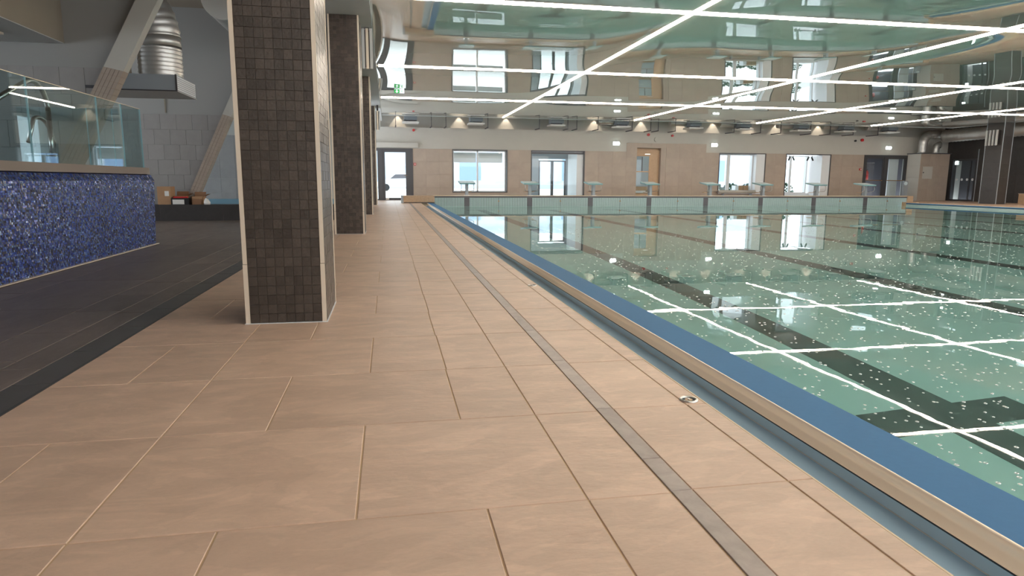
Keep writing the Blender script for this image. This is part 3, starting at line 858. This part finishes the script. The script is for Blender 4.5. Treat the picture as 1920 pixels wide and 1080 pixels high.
# exit sign
o = thing('exit_sign', (.35, 18.8, 3.17), 'hanging green and white exit sign with a down arrow and running figure', 'sign')
ex, ey, ez = .35, 18.8, 3.165
MB().box(ex - .14, ex + .14, ey, ey + .05, ez, ez + .16).obj('housing', 'dark_frame', o)
MB().box(ex - .135, ex + .135, ey - .004, ey, ez + .004, ez + .118).obj('sign_face', 'sign_white', o)
MB().box(ex - .135, ex + .010, ey - .007, ey - .004, ez + .006, ez + .108).obj('green_field', 'sign_green', o)
m = MB(); cx = ex - .063
m.prism([(cx - .013, ey - .007, ez + .10), (cx + .013, ey - .007, ez + .10), (cx + .013, ey - .007, ez + .056), (cx + .045, ey - .007, ez + .066), (cx, ey - .007, ez + .014), (cx - .045, ey - .007, ez + .066), (cx - .013, ey - .007, ez + .056)], (0, -.003, 0))
m.obj('arrow', 'sign_white', o)
MB().box(ex + .055, ex + .125, ey - .007, ey - .004, ez + .012, ez + .10).obj('door_symbol', 'sign_white', o)
m = MB(); fx_ = ex + .07
def limb(a, c, w_=.008):
    a = Vector((a[0], 0, a[1])); c = Vector((c[0], 0, c[1])); d = (c - a).normalized(); s_ = Vector((d.z, 0, -d.x)) * w_ / 2
    m.prism([(fx_ + q.x, ey - .008, ez + q.z) for q in (a - s_, a + s_, c + s_, c - s_)], (0, -.003, 0))
limb((0, .078), (-.008, .048), .014); limb((-.008, .048), (.016, .034)); limb((.016, .034), (.014, .014)); limb((-.008, .048), (-.018, .03)); limb((-.018, .03), (-.034, .028))
limb((0, .076), (.02, .064)); limb((0, .076), (-.02, .066)); limb((.004, .094), (.006, .084), .013)
m.obj('running_figure', 'sign_green', o)
for s in (-.1, .1): MB().tube([(ex + s, ey + .025, ez + .16), (ex + s, ey + .025, CZ)], .004, 6).obj('hanger', 'steel', o)

# small devices on the far wall
for i, x in enumerate((10.05, 14.77, 23.85)):
    lab = ['emergency light glowing on the cream wall right of the second window', 'emergency light glowing on the cream wall left of the window with bushes', 'emergency light glowing above the dark double door'][i]
    o = thing('emergency_light', (x, FW - .05, 2.5), lab, 'emergency light', 'emergency lights on the far wall')
    MB().box(x - .16, x + .16, FW - .03, FW + .012, 2.43, 2.60).obj('housing', 'white_plastic', o)
    for s in (-1, 1): MB().tube([(x + s * .075, FW - .06, 2.515), (x + s * .075, FW - .03, 2.515)], .07, 14).obj('lens', 'emergency_led', o)
def wallbox(name, x, z, s, lab, cat, mt='red_plastic', rnd=False):
    o = thing(name, (x, FW, z), lab, cat)
    if rnd: MB().tube([(x, FW - .07, z), (x, FW + .012, z)], s, 12).obj('body', mt, o)
    else: MB().box(x - s, x + s, FW - .05, FW + .011, z - s, z + s).obj('body', mt, o)
    MB().box(x - s * .5, x + s * .5, FW - .075, FW - .05, z - s * .4, z + s * .4).obj('face', 'white_plastic' if not rnd else mt, o)
wallbox('alarm_sounder', 1.10, 2.93, .055, 'round red alarm sounder on the cream wall above the glazed door', 'alarm', rnd=True)
wallbox('alarm_sounder', 11.55, 2.92, .06, 'red alarm sounder above the recessed beige door', 'alarm', rnd=True)
wallbox('alarm_sounder', 12.7, 2.90, .05, 'narrow red alarm sounder right of the recessed door', 'alarm', rnd=True)
wallbox('alarm_sounder', 22.38, 2.86, .07, 'red alarm sounder left above the dark double door', 'alarm', rnd=True)
wallbox('call_point', 1.13, 1.52, .05, 'small red call point beside the glazed door', 'call point')
wallbox('call_point', 22.42, 1.48, .05, 'small red call point left of the dark double door', 'call point')
wallbox('wall_camera', 22.02, 2.82, .045, 'small black dome camera on the far wall beside a red sounder', 'camera', 'black_plastic', True)
wallbox('round_speaker', 11.95, 2.72, .11, 'pale round speaker above the recessed beige door', 'speaker', 'wall_paint', True)

# brackets, spotlights and air units along the top of the far wall
def px2x(px, y=28.0, z=3.2):
    # x at depth y for a column of the picture (used only while laying out the list below)
    return (0, 0, 0)
BX = [.35, .75, 1.8, 2.4, 4.15, 6.35, 6.9, 7.6, 8.0, 8.95, 10.15, 10.5, 11.35, 11.7, 12.5, 13.3, 15.3, 16.6, 17.6, 19.1, 20.1, 21.3, 22.6]
ORD = ['first', 'second', 'third', 'fourth', 'fifth', 'sixth', 'seventh', 'eighth', 'ninth', 'tenth', 'eleventh', 'twelfth', 'thirteenth', 'fourteenth', 'fifteenth', 'sixteenth', 'seventeenth', 'eighteenth', 'nineteenth', 'twentieth', 'twenty-first', 'twenty-second', 'twenty-third']
AU = (.95, 3.65, 7.1, 10.0, 13.35, 15.75, 18.6, 20.9, 23.2)
BX = [x for x in BX if all(abs(x - u) > .37 for u in AU)]
for i, x in enumerate(BX):
    o = thing('pipe_bracket', (x, 28.1, 3.6), ORD[i] + ' thin dark hanger bracket from the left at the top of the far wall', 'bracket', 'hanger brackets along the far wall')
    MB().box(x - .012, x + .012, 28.08, 28.105, 3.06, 4.3).obj('rod', 'panel_dark', o)
    MB().box(x - .022, x + .022, 28.08, FW + .012, 3.03, 3.065).obj('arm', 'panel_dark', o)
def spot(x, i, y=28.98, z=3.78, e_=26):
    o = thing('downlight', (x, y, z), ORD[i] + ' wall-washing downlight from the left at the top of the far wall', 'downlight', 'downlights along the far wall')
    MB().tube([(x, y, z), (x, y, z + .16)], .055, 14).obj('housing', 'white_plastic', o)
    MB().tube([(x, y, z - .004), (x, y, z + .002)], .04, 12).obj('lens', 'lamp_glow', o)
    MB().tube([(x, y, z + .16), (x, y, 4.3)], .008, 6).obj('stem', 'panel_dark', o)
    d = bpy.data.lights.new('downlight_lamp', 'SPOT'); d.energy = e_; d.color = (1, .84, .66); d.spot_size = math.radians(62); d.spot_blend = .25; d.shadow_soft_size = .03
    l = bpy.data.objects.new('downlight_lamp', d); COL.objects.link(l); l.parent = o; l.location = (0, 0, -.012); l.rotation_euler = (math.radians(5), 0, 0)
for i, x in enumerate((.45, 3.05, 5.1, 9.1, 11.3, 13.2, 14.8, 16.6, 18.0, 20.2)): spot(x, i)
for i, x in enumerate(AU):
    lab = ORD[i] + ' grey air unit with white outlet, from the left along the far wall'
    o = thing('air_unit', (x, 28.0, 3.2), lab, 'air unit', 'air units along the far wall')
    MB().box(x - .26, x + .26, 27.85, 28.4, 3.26, 3.62).obj('casing', 'grey_paint', o)
    MB().box(x - .33, x + .33, 27.8, 28.45, 3.15, 3.205).obj('outlet_flange', 'white_plastic', o)
    MB().box(x - .20, x + .20, 27.88, 28.35, 3.205, 3.26).obj('neck', 'panel_dark', o)
    MB().box(x - .01, x + .01, 28.1, 28.12, 3.62, 4.3).obj('hanger_rod', 'panel_dark', o)
    if i > 2:
        m = MB(); pts = []; rad = []
        for q in range(17):
            tq = q / 16; pts.append((x - .26 - .75 * tq, 28.38, 3.42)); rad.append(.13 + (.012 if q % 2 else 0))
        m.tube(pts, .13, 14, radii=rad); m.obj('flexible_duct', 'duct_steel', o)

# ------------------------------------------------------------------ right-hand side
pb = thing('service_shaft', (25.8, 28.4, 0), 'square beige tiled service shaft left of the dark wall', 'shaft')
MB().box(24.98, 26.56, 28.02, FW + .01, 0, 2.21).obj('shaft_body', 'concrete_grout', pb)
for i in range(3):
    for j in range(4):
        tile('tile', pb, (24.97 + i * .53, .555 * j), (24.97 + (i + 1) * .53, .555 * (j + 1)), .01, 'concrete_tile', axis='-y', base=28.02, gap=.004)
for j in range(4): tile('tile', pb, (28.02, .555 * j), (FW - .01, .555 * (j + 1)), .01, 'wall_paint', axis='-x', base=24.98, gap=.004)
MB().box(24.93, 26.62, 27.97, FW, 2.22, 2.26).obj('cap', 'panel_dark', pb)
MB().box(25.13, 25.66, 27.99, 28.01, 1.05, 1.62).obj('hatch', 'wall_paint', pb)
MB().tube([(25.16, 27.97, 1.34), (25.16, 28.0, 1.34)], .03, 10).obj('lock', 'panel_dark', pb)
def ribbed(path, r, k, amp=.012, seg=18):
    """spiral duct: ribs along the path"""
    P = [Vector(q) for q in path]; pts = []; rad = []
    L = [0]
    for a, c in zip(P, P[1:]): L.append(L[-1] + (c - a).length)
    n = int(L[-1] / k) * 3
    for i in range(n + 1):
        s_ = L[-1] * i / n; j = 0
        while j < len(L) - 2 and L[j + 1] < s_: j += 1
        tt = (s_ - L[j]) / (L[j + 1] - L[j]); pts.append(P[j].lerp(P[j + 1], tt)); rad.append(r + (amp if i % 3 == 0 else 0))
    m = MB(); m.tube(pts, r, seg, radii=rad); return m
def arc(c, r, a0, a1, n, u, v):
    c, u, v = Vector(c), Vector(u), Vector(v)
    return [c + u * (r * math.cos(a0 + (a1 - a0) * i / n)) + v * (r * math.sin(a0 + (a1 - a0) * i / n)) for i in range(n + 1)]
o = thing('spiral_duct', (25.3, 28.35, 2.26), 'left of two upright silver ducts rising from the beige shaft', 'duct', 'upright ducts on the service shaft')
ribbed([(25.32, 28.35, 2.26), (25.32, 28.35, 2.75)] + arc((25.72, 28.35, 2.75), .4, math.pi, math.pi / 2, 8, (1, 0, 0), (0, 0, 1)) + [(26.2, 28.35, 3.15)], .19, .16).obj('duct_pipe', 'duct_steel', o)
MB().tube([(25.32, 28.35, 2.26), (25.32, 28.35, 2.31)], .22, 18).obj('collar', 'duct_steel', o)
o = thing('spiral_duct', (25.9, 28.35, 2.26), 'right, shorter of two upright silver ducts on the beige shaft', 'duct', 'upright ducts on the service shaft')
ribbed([(26.0, 28.3, 2.26), (26.0, 28.3, 2.5)] + arc((26.15, 28.3, 2.5), .15, math.pi, math.pi / 2, 6, (1, 0, 0), (0, 0, 1)) + [(26.2, 28.3, 2.66)], .15, .16).obj('duct_pipe', 'duct_steel', o)
MB().tube([(26.0, 28.3, 2.26), (26.0, 28.3, 2.31)], .18, 18).obj('collar', 'duct_steel', o)
o = thing('supply_duct', (26.2, 22, 3.1), 'long fat horizontal spiral duct running past the dark column', 'duct')
ribbed([(26.2, 28.0, 3.06), (26.2, 9, 3.30)], .29, .2, .014, 24).obj('duct_pipe', 'duct_steel', o)
for y in (26.5, 23.6, 20.5): MB().box(26.17, 26.23, y, y + .03, 3.35, 4.3).obj('duct_strap', 'panel_dark', o)

wr = struct_empty('wall_right', (27, 0, 0), 'dark tiled right-hand wall with glass entrances')
RX = 27.2
ro = [(27.05, 28.55, 0, 1.98), (20.2, 24.0, 0, 2.05)]
b = MB()
for r in wall_rects(8, FW + .3, -.3, 4.3, ro): b.box(RX + .011, RX + .3, r[0], r[1], r[2], r[3])
b.obj('wall_body', 'black_tile', wr)
for (a, c) in ((24.0, 27.05), (14.0, 20.2)):
    n = max(1, round((c - a) / .9))
    for i in range(n):
        for j in range(2):
            tile('wall_tile', wr, (a + (c - a) * i / n, 1.2 * j), (a + (c - a) * (i + 1) / n, 1.2 * (j + 1)), .012, 'black_tile', axis='-x', base=RX + .012, gap=.005)
MB().box(RX - .02, RX + .01, 27.03, 27.07, 0, 2.42).obj('corner_trim', 'grey_paint', wr)
d4 = struct_empty('door_4', (RX, 27.8, 0), 'dark glass door with a row of round dots')
def xframe(parent, y0, y1, z0, z1, x, wd, dp, mt, name='frame'):
    m = MB(); m.box(x, x + dp, y0, y0 + wd, z0, z1); m.box(x, x + dp, y1 - wd, y1, z0, z1); m.box(x, x + dp, y0 + wd, y1 - wd, z1 - wd, z1); m.box(x, x + dp, y0 + wd, y1 - wd, z0, z0 + wd)
    return m.obj(name, mt, parent)
xframe(d4, 27.1, 28.5, .001, 1.97, RX - .02, .07, .08, 'dark_frame')
MB().box(RX + .01, RX + .018, 27.17, 28.43, .07, 1.9).obj('pane', 'window_glass', d4)
MB().box(RX - .02, RX + .04, 27.4, 27.44, .07, 1.9).obj('mullion', 'dark_frame', d4)
for i in range(4): MB().tube([(RX - .004, 27.25 + .3 * i, 1.02), (RX + .008, 27.25 + .3 * i, 1.02)], .06, 14).obj('marker_dot', 'white_frame', d4)
MB().box(RX - .03, RX + .0, 28.16, 28.30, 1.74, 1.90).obj('exit_lamp', 'emergency_led', d4)
MB().box(RX + .9, RX + 1.0, 24.5, 30, 0, 3).box(RX + .3, RX + .9, 28.9, 29.0, 0, 3).box(RX + .3, RX + .9, 26.5, 26.6, 0, 3).box(RX + .3, RX + 1.0, 26.5, 29, 2.4, 2.5).obj('room_wall', 'panel_dark', d4)
d5 = struct_empty('door_5', (RX, 22, 0), 'glazed entrance at the right edge with round dots and a light strip')
xframe(d5, 20.2, 24.0, .001, 2.05, RX - .02, .07, .08, 'dark_frame')
MB().box(RX + .01, RX + .018, 20.27, 23.93, .07, 1.98).obj('pane', 'window_glass', d5)
for i in range(6): MB().torus((0, 0, 0), .05, .012, 14, 5).obj('marker_dot', 'white_frame', d5)
for i, q in enumerate([c for c in d5.children if c.name.startswith('marker_dot')]):
    q.location = Vector((RX - .002, 23.6 - .42 * i, 1.08)) - Vector((0, 0, 0)); q.rotation_euler = (0, math.pi / 2, 0); q.location -= d5.location
MB().box(RX + 2.5, RX + 2.6, 17, 25, 0, 3).obj('room_wall', 'light_wood', d5)
MB().box(RX + .9, RX + .98, 19.5, 23.4, 2.0, 2.03).obj('room_light', 'entrance_led', d5)
# right column
k = thing('dark_column', (25.1, 24.1, 0), 'dark tiled square column on the right side of the pool', 'column')
KX0, KX1, KY0, KY1 = 24.55, 25.0, 23.35, 24.15
MB().box(KX0 + .01, KX1 - .01, KY0 + .01, KY1 - .01, 0, 3.29).obj('shaft', 'slate_grout', k)
for j in range(6):
    tile('tile', k, (KX0, .55 * j), (KX1, min(.55 * (j + 1), 3.29)), .01, 'black_tile', axis='-y', base=KY0 + .01, gap=.003)
    tile('tile', k, (KY0, .55 * j), (KY1, min(.55 * (j + 1), 3.29)), .01, 'black_tile', axis='-x', base=KX0 + .01, gap=.003)
for (a, c) in ((KX0, KY0), (KX1, KY0), (KX0, KY1)): MB().box(a - .012, a + .012, c - .012, c + .012, 0.001, 3.29).obj('corner_trim', 'grey_paint', k)
o = thing('column_loudspeaker', (24.4, 24.0, 2.4), 'slim column loudspeaker on the dark right-hand column', 'loudspeaker', 'slim column loudspeakers')
MB().box(24.44, 24.52, 23.5, 24.0, 2.43, 2.98).obj('back_plate', 'black_plastic', o)
for i in range(4): MB().box(24.38, 24.44, 23.5 + .155 * i, 23.56 + .155 * i, 2.38, 3.0).obj('sound_bar', 'soffit_paint', o)
MB().box(24.51, 24.56, 23.7, 23.78, 2.6, 2.8).obj('bracket', 'black_plastic', o)
o = thing('reception_counter', (26.5, 22.3, 0), 'stepped beige counter at the right edge of the deck', 'counter')
MB().box(25.9, 26.7, 19.8, 23.6, 0.001, .42).obj('low_section', 'light_wood', o)
MB().box(26.2, 26.75, 19.6, 23.0, .42, .95).obj('high_section', 'light_wood', o)
MB().box(25.88, 26.72, 19.78, 23.62, .42, .435).obj('top_edge', 'cream_trim', o)
o = thing('water_dispenser', (24.4, 28.5, 0), 'narrow grey pillar with a pale blue disc beside the beige shaft', 'pillar')
MB().box(24.42, 24.62, 28.25, 28.4, 0.001, .95).obj('body', 'grey_paint', o)
MB().tube([(24.48, 28.22, .82), (24.48, 28.25, .82)], .085, 16).obj('disc', 'block_white', o)

# ------------------------------------------------------------------ left-hand side
tub = thing('raised_tub', (-3.0, 7, 0), 'raised whirlpool tub clad in iridescent blue glass mosaic', 'tub')
m = MB()
m.prism([(-3.02, -2, 0.004), (-3.06, -2, .82), (-3.10, -2, .888), (-3.16, -2, .902), (-7.0, -2, .902), (-7, -2, .004)], (0, 11.37, 0))
m.v = [(x, y if y < 0 else y + .28 * z / .9, z) for x, y, z in m.v]
m.obj('mosaic_wall', 'blue_mosaic', tub)
MB().box(-7, -2.985, -2, 9.40, 0.001, .008).obj('base_profile', 'cream_trim', tub)
MB().box(-7.0, -3.12, -2, 9.66, .902, .985).obj('stone_ledge', 'ledge_stone', tub)
gx = -3.17
seams = [3.6, 5.2, 6.81, 8.28, 8.98, 9.62]
for a, c in zip(seams, seams[1:]):
    g = MB().box(gx - .006, gx + .006, a + .006, c - .006, .985, 1.74 if c < 8 else 1.735).obj('glass_panel', 'balustrade_glass', tub)
    MB().box(gx - .0065, gx + .0065, a + .004, a + .0065, .985, 1.738).obj('glass_edge', 'glass_edge', g)
    MB().box(gx - .0065, gx + .0065, c - .0065, c - .004, .985, 1.738).obj('glass_edge', 'glass_edge', g)
    MB().box(gx - .007, gx + .007, a + .004, c - .004, 1.735, 1.7405).obj('glass_top_edge', 'lip_steel', g)
g = MB().box(-4.6, gx - .01, 9.60, 9.612, .985, 1.735).obj('glass_panel', 'balustrade_glass', tub)
for x in (-3.5, -3.8): MB().box(x - .003, x + .003, 9.595, 9.615, .985, 1.738).obj('glass_edge', 'glass_edge', g)

def rail(x, yv, top, r, lab, yend, zend, foot=True):
    o = thing('grab_rail', (x, yv, .985), lab, 'handrail', 'steel handrails behind the glass')
    pts = [(x, yv, .985), (x, yv, top - .28)] + [tuple(q) for q in arc((x, yv - .28, top - .28), .28, 0, math.radians(115), 10, (0, 1, 0), (0, 0, 1))] + [(x, yend, zend)]
    MB().tube(pts, r, 14).obj('tube', 'steel', o)
    MB().tube([(x, yv, .985), (x, yv, 1.0)], r * 2, 14).obj('foot_flange', 'steel', o)
rail(-3.6, 8.16, 1.84, .026, 'large curved steel handrail behind the tub glass', 7.0, 1.50)
rail(-3.75, 8.55, 1.50, .022, 'smaller curved steel handrail just behind the large one', 8.0, 1.22)

wl = struct_empty('wall_left', (-5, 9.9, 0), 'grey tiled wall with painted top behind the tub')
def slope_x(z, off=0.0): return -4.02 + (z - 1.307) * .53 + off
pts = [(-9, 9.9, 0), (slope_x(0), 9.9, 0), (slope_x(4.3), 9.9, 4.3), (-9, 9.9, 4.3)]
m = MB(); m.prism([(p_[0], p_[1] + .012, p_[2]) for p_ in pts], (0, .2, 0)); m.obj('wall_body', 'bay_paint', wl)
for j in range(4):
    z0, z1 = .9 + .345 * j, .9 + .345 * (j + 1)
    x = slope_x((z0 + z1) / 2)
    while x > -6:
        tile('wall_tile', wl, (x - .3, z0), (x, z1), .012, 'grey_mosaic', axis='-y', base=9.912, gap=.004, jit=.0006); x -= .3
wb = struct_empty('wall_left.001', (-5, 15.2, 0), 'grey tiled rear wall behind the cartons')
def sl2(z): return -4.08 + (z - .45) * .44
m = MB()
m.prism([(-9, 15.212, 0), (sl2(0), 15.212, 0), (sl2(2.52), 15.212, 2.52), (-1.0, 15.212, 2.52), (-1.0, 15.212, 4.3), (-9, 15.212, 4.3)], (0, .2, 0))
m.obj('wall_body', 'bay_paint', wb)
for j in range(7):
    z0, z1 = j * .31, (j + 1) * .31
    x = sl2((z0 + z1) / 2)
    while x > -6.2:
        tile('wall_tile', wb, (x - .31, z0), (x, z1), .012, 'grey_mosaic', axis='-y', base=15.212, gap=.004, jit=.0006); x -= .31
MB().box(-4.52, -4.50, 15.19, 15.213, 2.2, 2.52).obj('paint_joint', 'warm_paint', wb)
wc = struct_empty('wall_left.002', (-5, 21.8, 0), 'pale tiled wall at the back of the small pool')
MB().box(-9, -.92, 21.812, 22, -.3, 4.3).obj('wall_body', 'wall_paint', wc)
for j in range(5):
    x = -2.4
    while x > -7:
        tile('wall_tile', wc, (x - .44, .434 * j), (x, .434 * (j + 1)), .012, 'grey_mosaic', axis='-y', base=21.812, gap=.004, jit=.0006); x -= .44
MB().box(-9, -.92, 15.42, 21.8, 2.75, 2.9).obj('back_soffit', 'soffit_paint', wc)
wd_ = struct_empty('wall_left.003', (-9, 0, 0), 'outer left wall')
b = MB()
for r in wall_rects(-3, 22, -.3, 4.3, [(-1, 9, 1.0, 2.4), (9.6, 15, .8, 3.6), (15.6, 21.5, .8, 2.6)]): b.box(-9.2, -9, r[0], r[1], r[2], r[3])  # openings added out of view to let daylight into the left bay
b.obj('wall_body', 'wall_paint', wd_)
# unseen back wall added to limit the daylight, its opening shaped for side light
wbk = struct_empty('wall_back', (5, -3, 0), 'unseen wall behind the camera, added with an opening to shape the daylight')
b = MB()
for r in wall_rects(-9, 29, -.3, 4.3, [(3, 24, .5, 2.9)]): b.box(r[0], r[1], -3.3, -3.0, r[2], r[3])
b.obj('wall_body', 'wall_paint', wbk)
# dropped ceiling over the tub
sf = struct_empty('ceiling.002', (-5, 5, 2.45), 'dropped soffit over the tub')
MB().box(-9, -4.10, -3, 9.91, 2.58, 4.3).obj('bulkhead', 'warm_paint', sf)
MB().box(-9, -4.105, -3, 9.905, 2.570, 2.58).obj('soffit_board', 'soffit_paint', sf)
MB().box(-4.63, -4.51, 4.0, 9.32, 2.545, 2.570).obj('soffit_slot', 'cream_trim', sf)

# low dark wall with the small pool behind
st = struct_empty('trim_4', (-4, 14.5, 0), 'low dark tiled wall in front of the small pool')
MB().box(-7, -.9, 14.51, 14.9, 0, .318).obj('core', 'dark_grout', st)
for i in range(4): tile('wall_tile', st, (-5.75 + 1.2 * i, .002), (-5.75 + 1.2 * (i + 1), .32), .010, 'black_tile', axis='-y', base=14.51, gap=.004)
for i in range(4): tile('cap_tile', st, (-5.75 + 1.2 * i, 14.5), (-5.75 + 1.2 * (i + 1), 14.9), .010, 'black_tile', axis='z', base=.318, gap=.004)
kp = MB().box(-6.5, -.95, 15.43, 21.79, .0, .25).obj('small_pool', 'kid_pool_blue'); tag(kp, 'small light blue pool behind the low dark wall', 'pool')

# slanting columns
def strut(lab, y0, y1, xa, za, xb_, zb, wid, zt):
    o = thing('slanted_column', (xa, y0, za), lab, 'column', 'slanting square columns')
    def xc(z): return xa + (xb_ - xa) * (z - za) / (zb - za)
    def seg(z0, z1, g, nm, mt, n=1):
        for q in range(n):
            a = z0 + (z1 - z0) * q / n; c = z0 + (z1 - z0) * (q + 1) / n
            sk = .05
            MB().hexa([(xc(a) + g, y0 + g, a), (xc(a) + wid - g, y0 + g, a - sk), (xc(a) + wid - g, y1 - g, a - sk), (xc(a) + g, y1 - g, a),
                       (xc(c) + g, y0 + g, c), (xc(c) + wid - g, y0 + g, c - sk), (xc(c) + wid - g, y1 - g, c - sk), (xc(c) + g, y1 - g, c)]).obj(nm, mt, o)
    seg(zt, zb, .004, 'painted_shaft', 'wall_paint')
    seg(za, zt, .006, 'shaft_core', 'concrete_grout')
    # small tiles on the front and right faces
    n = int((zt - za) / .075); m = MB(); nc = 3 if wid < .2 else 5
    for q in range(n):
        a = za + (zt - za) * q / n + .003; c = za + (zt - za) * (q + 1) / n - .003
        for r in range(nc):
            u0 = wid * r / nc + .0025; u1 = wid * (r + 1) / nc - .0025
            s0, s1 = -.05 * u0 / wid, -.05 * u1 / wid
            m.hexa([(xc(a) + u0, y0 - .001, a + s0), (xc(a) + u1, y0 - .001, a + s1), (xc(a) + u1, y0 + .006, a + s1), (xc(a) + u0, y0 + .006, a + s0),
                    (xc(c) + u0, y0 - .001, c + s0), (xc(c) + u1, y0 - .001, c + s1), (xc(c) + u1, y0 + .006, c + s1), (xc(c) + u0, y0 + .006, c + s0)], 0)
        m.hexa([(xc(a) + wid - .006, y0 + .004, a - .05), (xc(a) + wid, y0 + .004, a - .05), (xc(a) + wid, y1 - .004, a - .05), (xc(a) + wid - .006, y1 - .004, a - .05),
                (xc(c) + wid - .006, y0 + .004, c - .05), (xc(c) + wid, y0 + .004, c - .05), (xc(c) + wid, y1 - .004, c - .05), (xc(c) + wid - .006, y1 - .004, c - .05)], 0)
    m.obj('small_tiles', ['concrete_tile', 'cream_stone'], o)['kind'] = 'stuff'
strut('large slanting column, painted above and tiled below, behind the tub glass', 9.70, 9.88, -4.709, .146, -2.691, 3.965, .24, 2.27)
strut('narrow slanting column beyond the cartons, left of the nearest dark column', 14.92, 15.18, -4.20, .32, -2.7, 3.55, .17, 2.17)

# hood and duct on the left
o = thing('air_box', (-3.4, 11, 2.1), 'grey sheet-metal air box under the big vertical duct', 'air box')
MB().box(-4.1, -2.95, 10.5, 11.5, 2.09, 2.31).obj('casing', 'grey_paint', o)
MB().box(-4.1, -2.94, 10.49, 11.51, 2.080, 2.09).obj('bottom_flange', 'soffit_paint', o)
MB().box(-4.1, -2.94, 10.485, 10.49, 2.078, 2.094).obj('flange_edge', 'dark_frame', o)
MB().box(-2.955, -2.935, 10.49, 10.515, 2.08, 2.315).obj('corner_angle', 'dark_frame', o)
m = MB()
for i in range(7): m.box(-2.95, -2.943, 10.53, 11.47, 2.105 + .029 * i, 2.125 + .029 * i)
m.obj('grille_slats', 'white_frame', o)['kind'] = 'stuff'
for i in range(2): MB().box(-3.95, -3.75, 9.9 + .35 * i, 10.0 + .35 * i, 2.02, 2.06).obj('support_rail', 'dark_frame', o)
o = thing('vertical_duct', (-3.26, 11, 2.31), 'big silver spiral duct rising from the grey air box', 'duct')
ribbed([(-3.24, 10.85, 2.31), (-3.24, 10.85, 2.72)], .295, .055, .008, 32).obj('lower_duct', 'duct_steel', o)
MB().tube([(-3.24, 10.85, 2.72), (-3.25, 10.85, 2.86)], .30, 32).obj('sleeve', 'duct_steel', o)
ribbed([(-3.25, 10.85, 2.86)] + arc((-4.05, 10.85, 2.86), .80, 0, math.radians(70), 8, (1, 0, 0), (0, 0, 1)), .30, .085, .014, 32).obj('upper_duct', 'duct_steel', o)
MB().box(-3.80, -3.62, 10.6, 10.8, 2.31, 4.3).obj('duct_casing', 'warm_paint', o)
o = thing('silver_duct_end', (-2.9, 12.5, 3.5), 'pale rounded duct at the top beside the nearest dark column', 'duct')
ribbed([(-2.56, 11.9, 3.70), (-2.56, 15.0, 3.70)], .30, .3, .012, 28).obj('duct_pipe', 'duct_steel', o)
MB().tube([(-2.56, 11.86, 3.70), (-2.56, 11.95, 3.70)], .315, 28).obj('end_collar', 'white_plastic', o)
MB().tube([(-2.5, 12.2, 3.30), (-2.5, 12.2, 3.39)], .012, 8).obj('drain_stub', 'panel_dark', o)

# cartons on the low wall
def carton(name, x0, x1, y0, y1, z0, z1, lab, flaps, extra=None):
    o = thing(name, ((x0 + x1) / 2, (y0 + y1) / 2, z0), lab, 'carton', 'cartons on the low dark wall')
    t_ = .006
    if flaps:
        m = MB(); m.box(x0, x1, y0, y0 + t_, z0, z1); m.box(x0, x1, y1 - t_, y1, z0, z1); m.box(x0, x0 + t_, y0, y1, z0, z1); m.box(x1 - t_, x1, y0, y1, z0, z1); m.box(x0, x1, y0, y1, z0, z0 + t_)
        m.obj('carton_body', 'cardboard', o)
        for (p_, d_) in (((x0, x1, y1), (0, .06, .07)),):
            MB().hexa([(x0, y1, z1), (x1, y1, z1), (x1, y1 + t_, z1), (x0, y1 + t_, z1), (x0, y1 + .03, z1 + .09), (x1, y1 + .03, z1 + .09), (x1, y1 + .036, z1 + .09), (x0, y1 + .036, z1 + .09)]).obj('flap', 'cardboard_inner', o)
        MB().hexa([(x1 - t_, y0, z1), (x1, y0, z1), (x1, y1, z1), (x1 - t_, y1, z1), (x1 + .09, y0, z1 + .05), (x1 + .096, y0, z1 + .05), (x1 + .096, y1, z1 + .05), (x1 + .09, y1, z1 + .05)]).obj('flap', 'cardboard_inner', o)
    else:
        MB().box(x0, x1, y0, y1, z0, z1).obj('carton_body', 'cardboard', o)
        MB().box((x0 + x1) / 2 - .02, (x0 + x1) / 2 + .02, y0 - .001, y1, z1, z1 + .001).obj('tape', 'brass', o)
    if extra: extra(o)
    return o
carton('cardboard_box', -4.60, -4.345, 14.58, 14.86, .329, .69, 'tall closed brown carton with a white label beside the blue tub', False,
       lambda o: MB().box(-4.46, -4.38, 14.577, 14.58, .50, .60).obj('label_sheet', 'white_tag', o))
carton('cardboard_box', -4.32, -4.09, 14.68, 14.88, .329, .50, 'open brown carton behind the black and white pack', True)
carton('cardboard_box', -3.97, -3.75, 14.62, 14.86, .329, .49, 'open brown carton with flaps at the right end of the row', True,
       lambda o: MB().box(-3.95, -3.78, 14.58, 14.618, .329, .44).obj('inner_pack', 'cardboard_inner', o))
o = thing('black_crate', (-4.15, 14.6, .329), 'low black and white pack in front of the open cartons', 'crate')
MB().box(-4.34, -4.0, 14.54, 14.66, .329, .46).obj('tray', 'black_plastic', o)
MB().box(-4.31, -4.09, 14.535, 14.54, .335, .43).obj('white_wrap', 'white_tag', o)
MB().box(-4.30, -4.04, 14.56, 14.64, .46, .49).obj('red_contents', 'red_plastic', o)
o = thing('plastic_bag', (-3.66, 14.62, .329), 'crumpled pale plastic bag at the right end of the cartons', 'bag')
m = MB(); m.tube([(-3.66, 14.56, .329), (-3.66, 14.56, .37), (-3.67, 14.56, .42), (-3.68, 14.56, .46)], .06, 9, radii=[.06, .065, .045, .012]); m.obj('bag', 'white_tag', o)
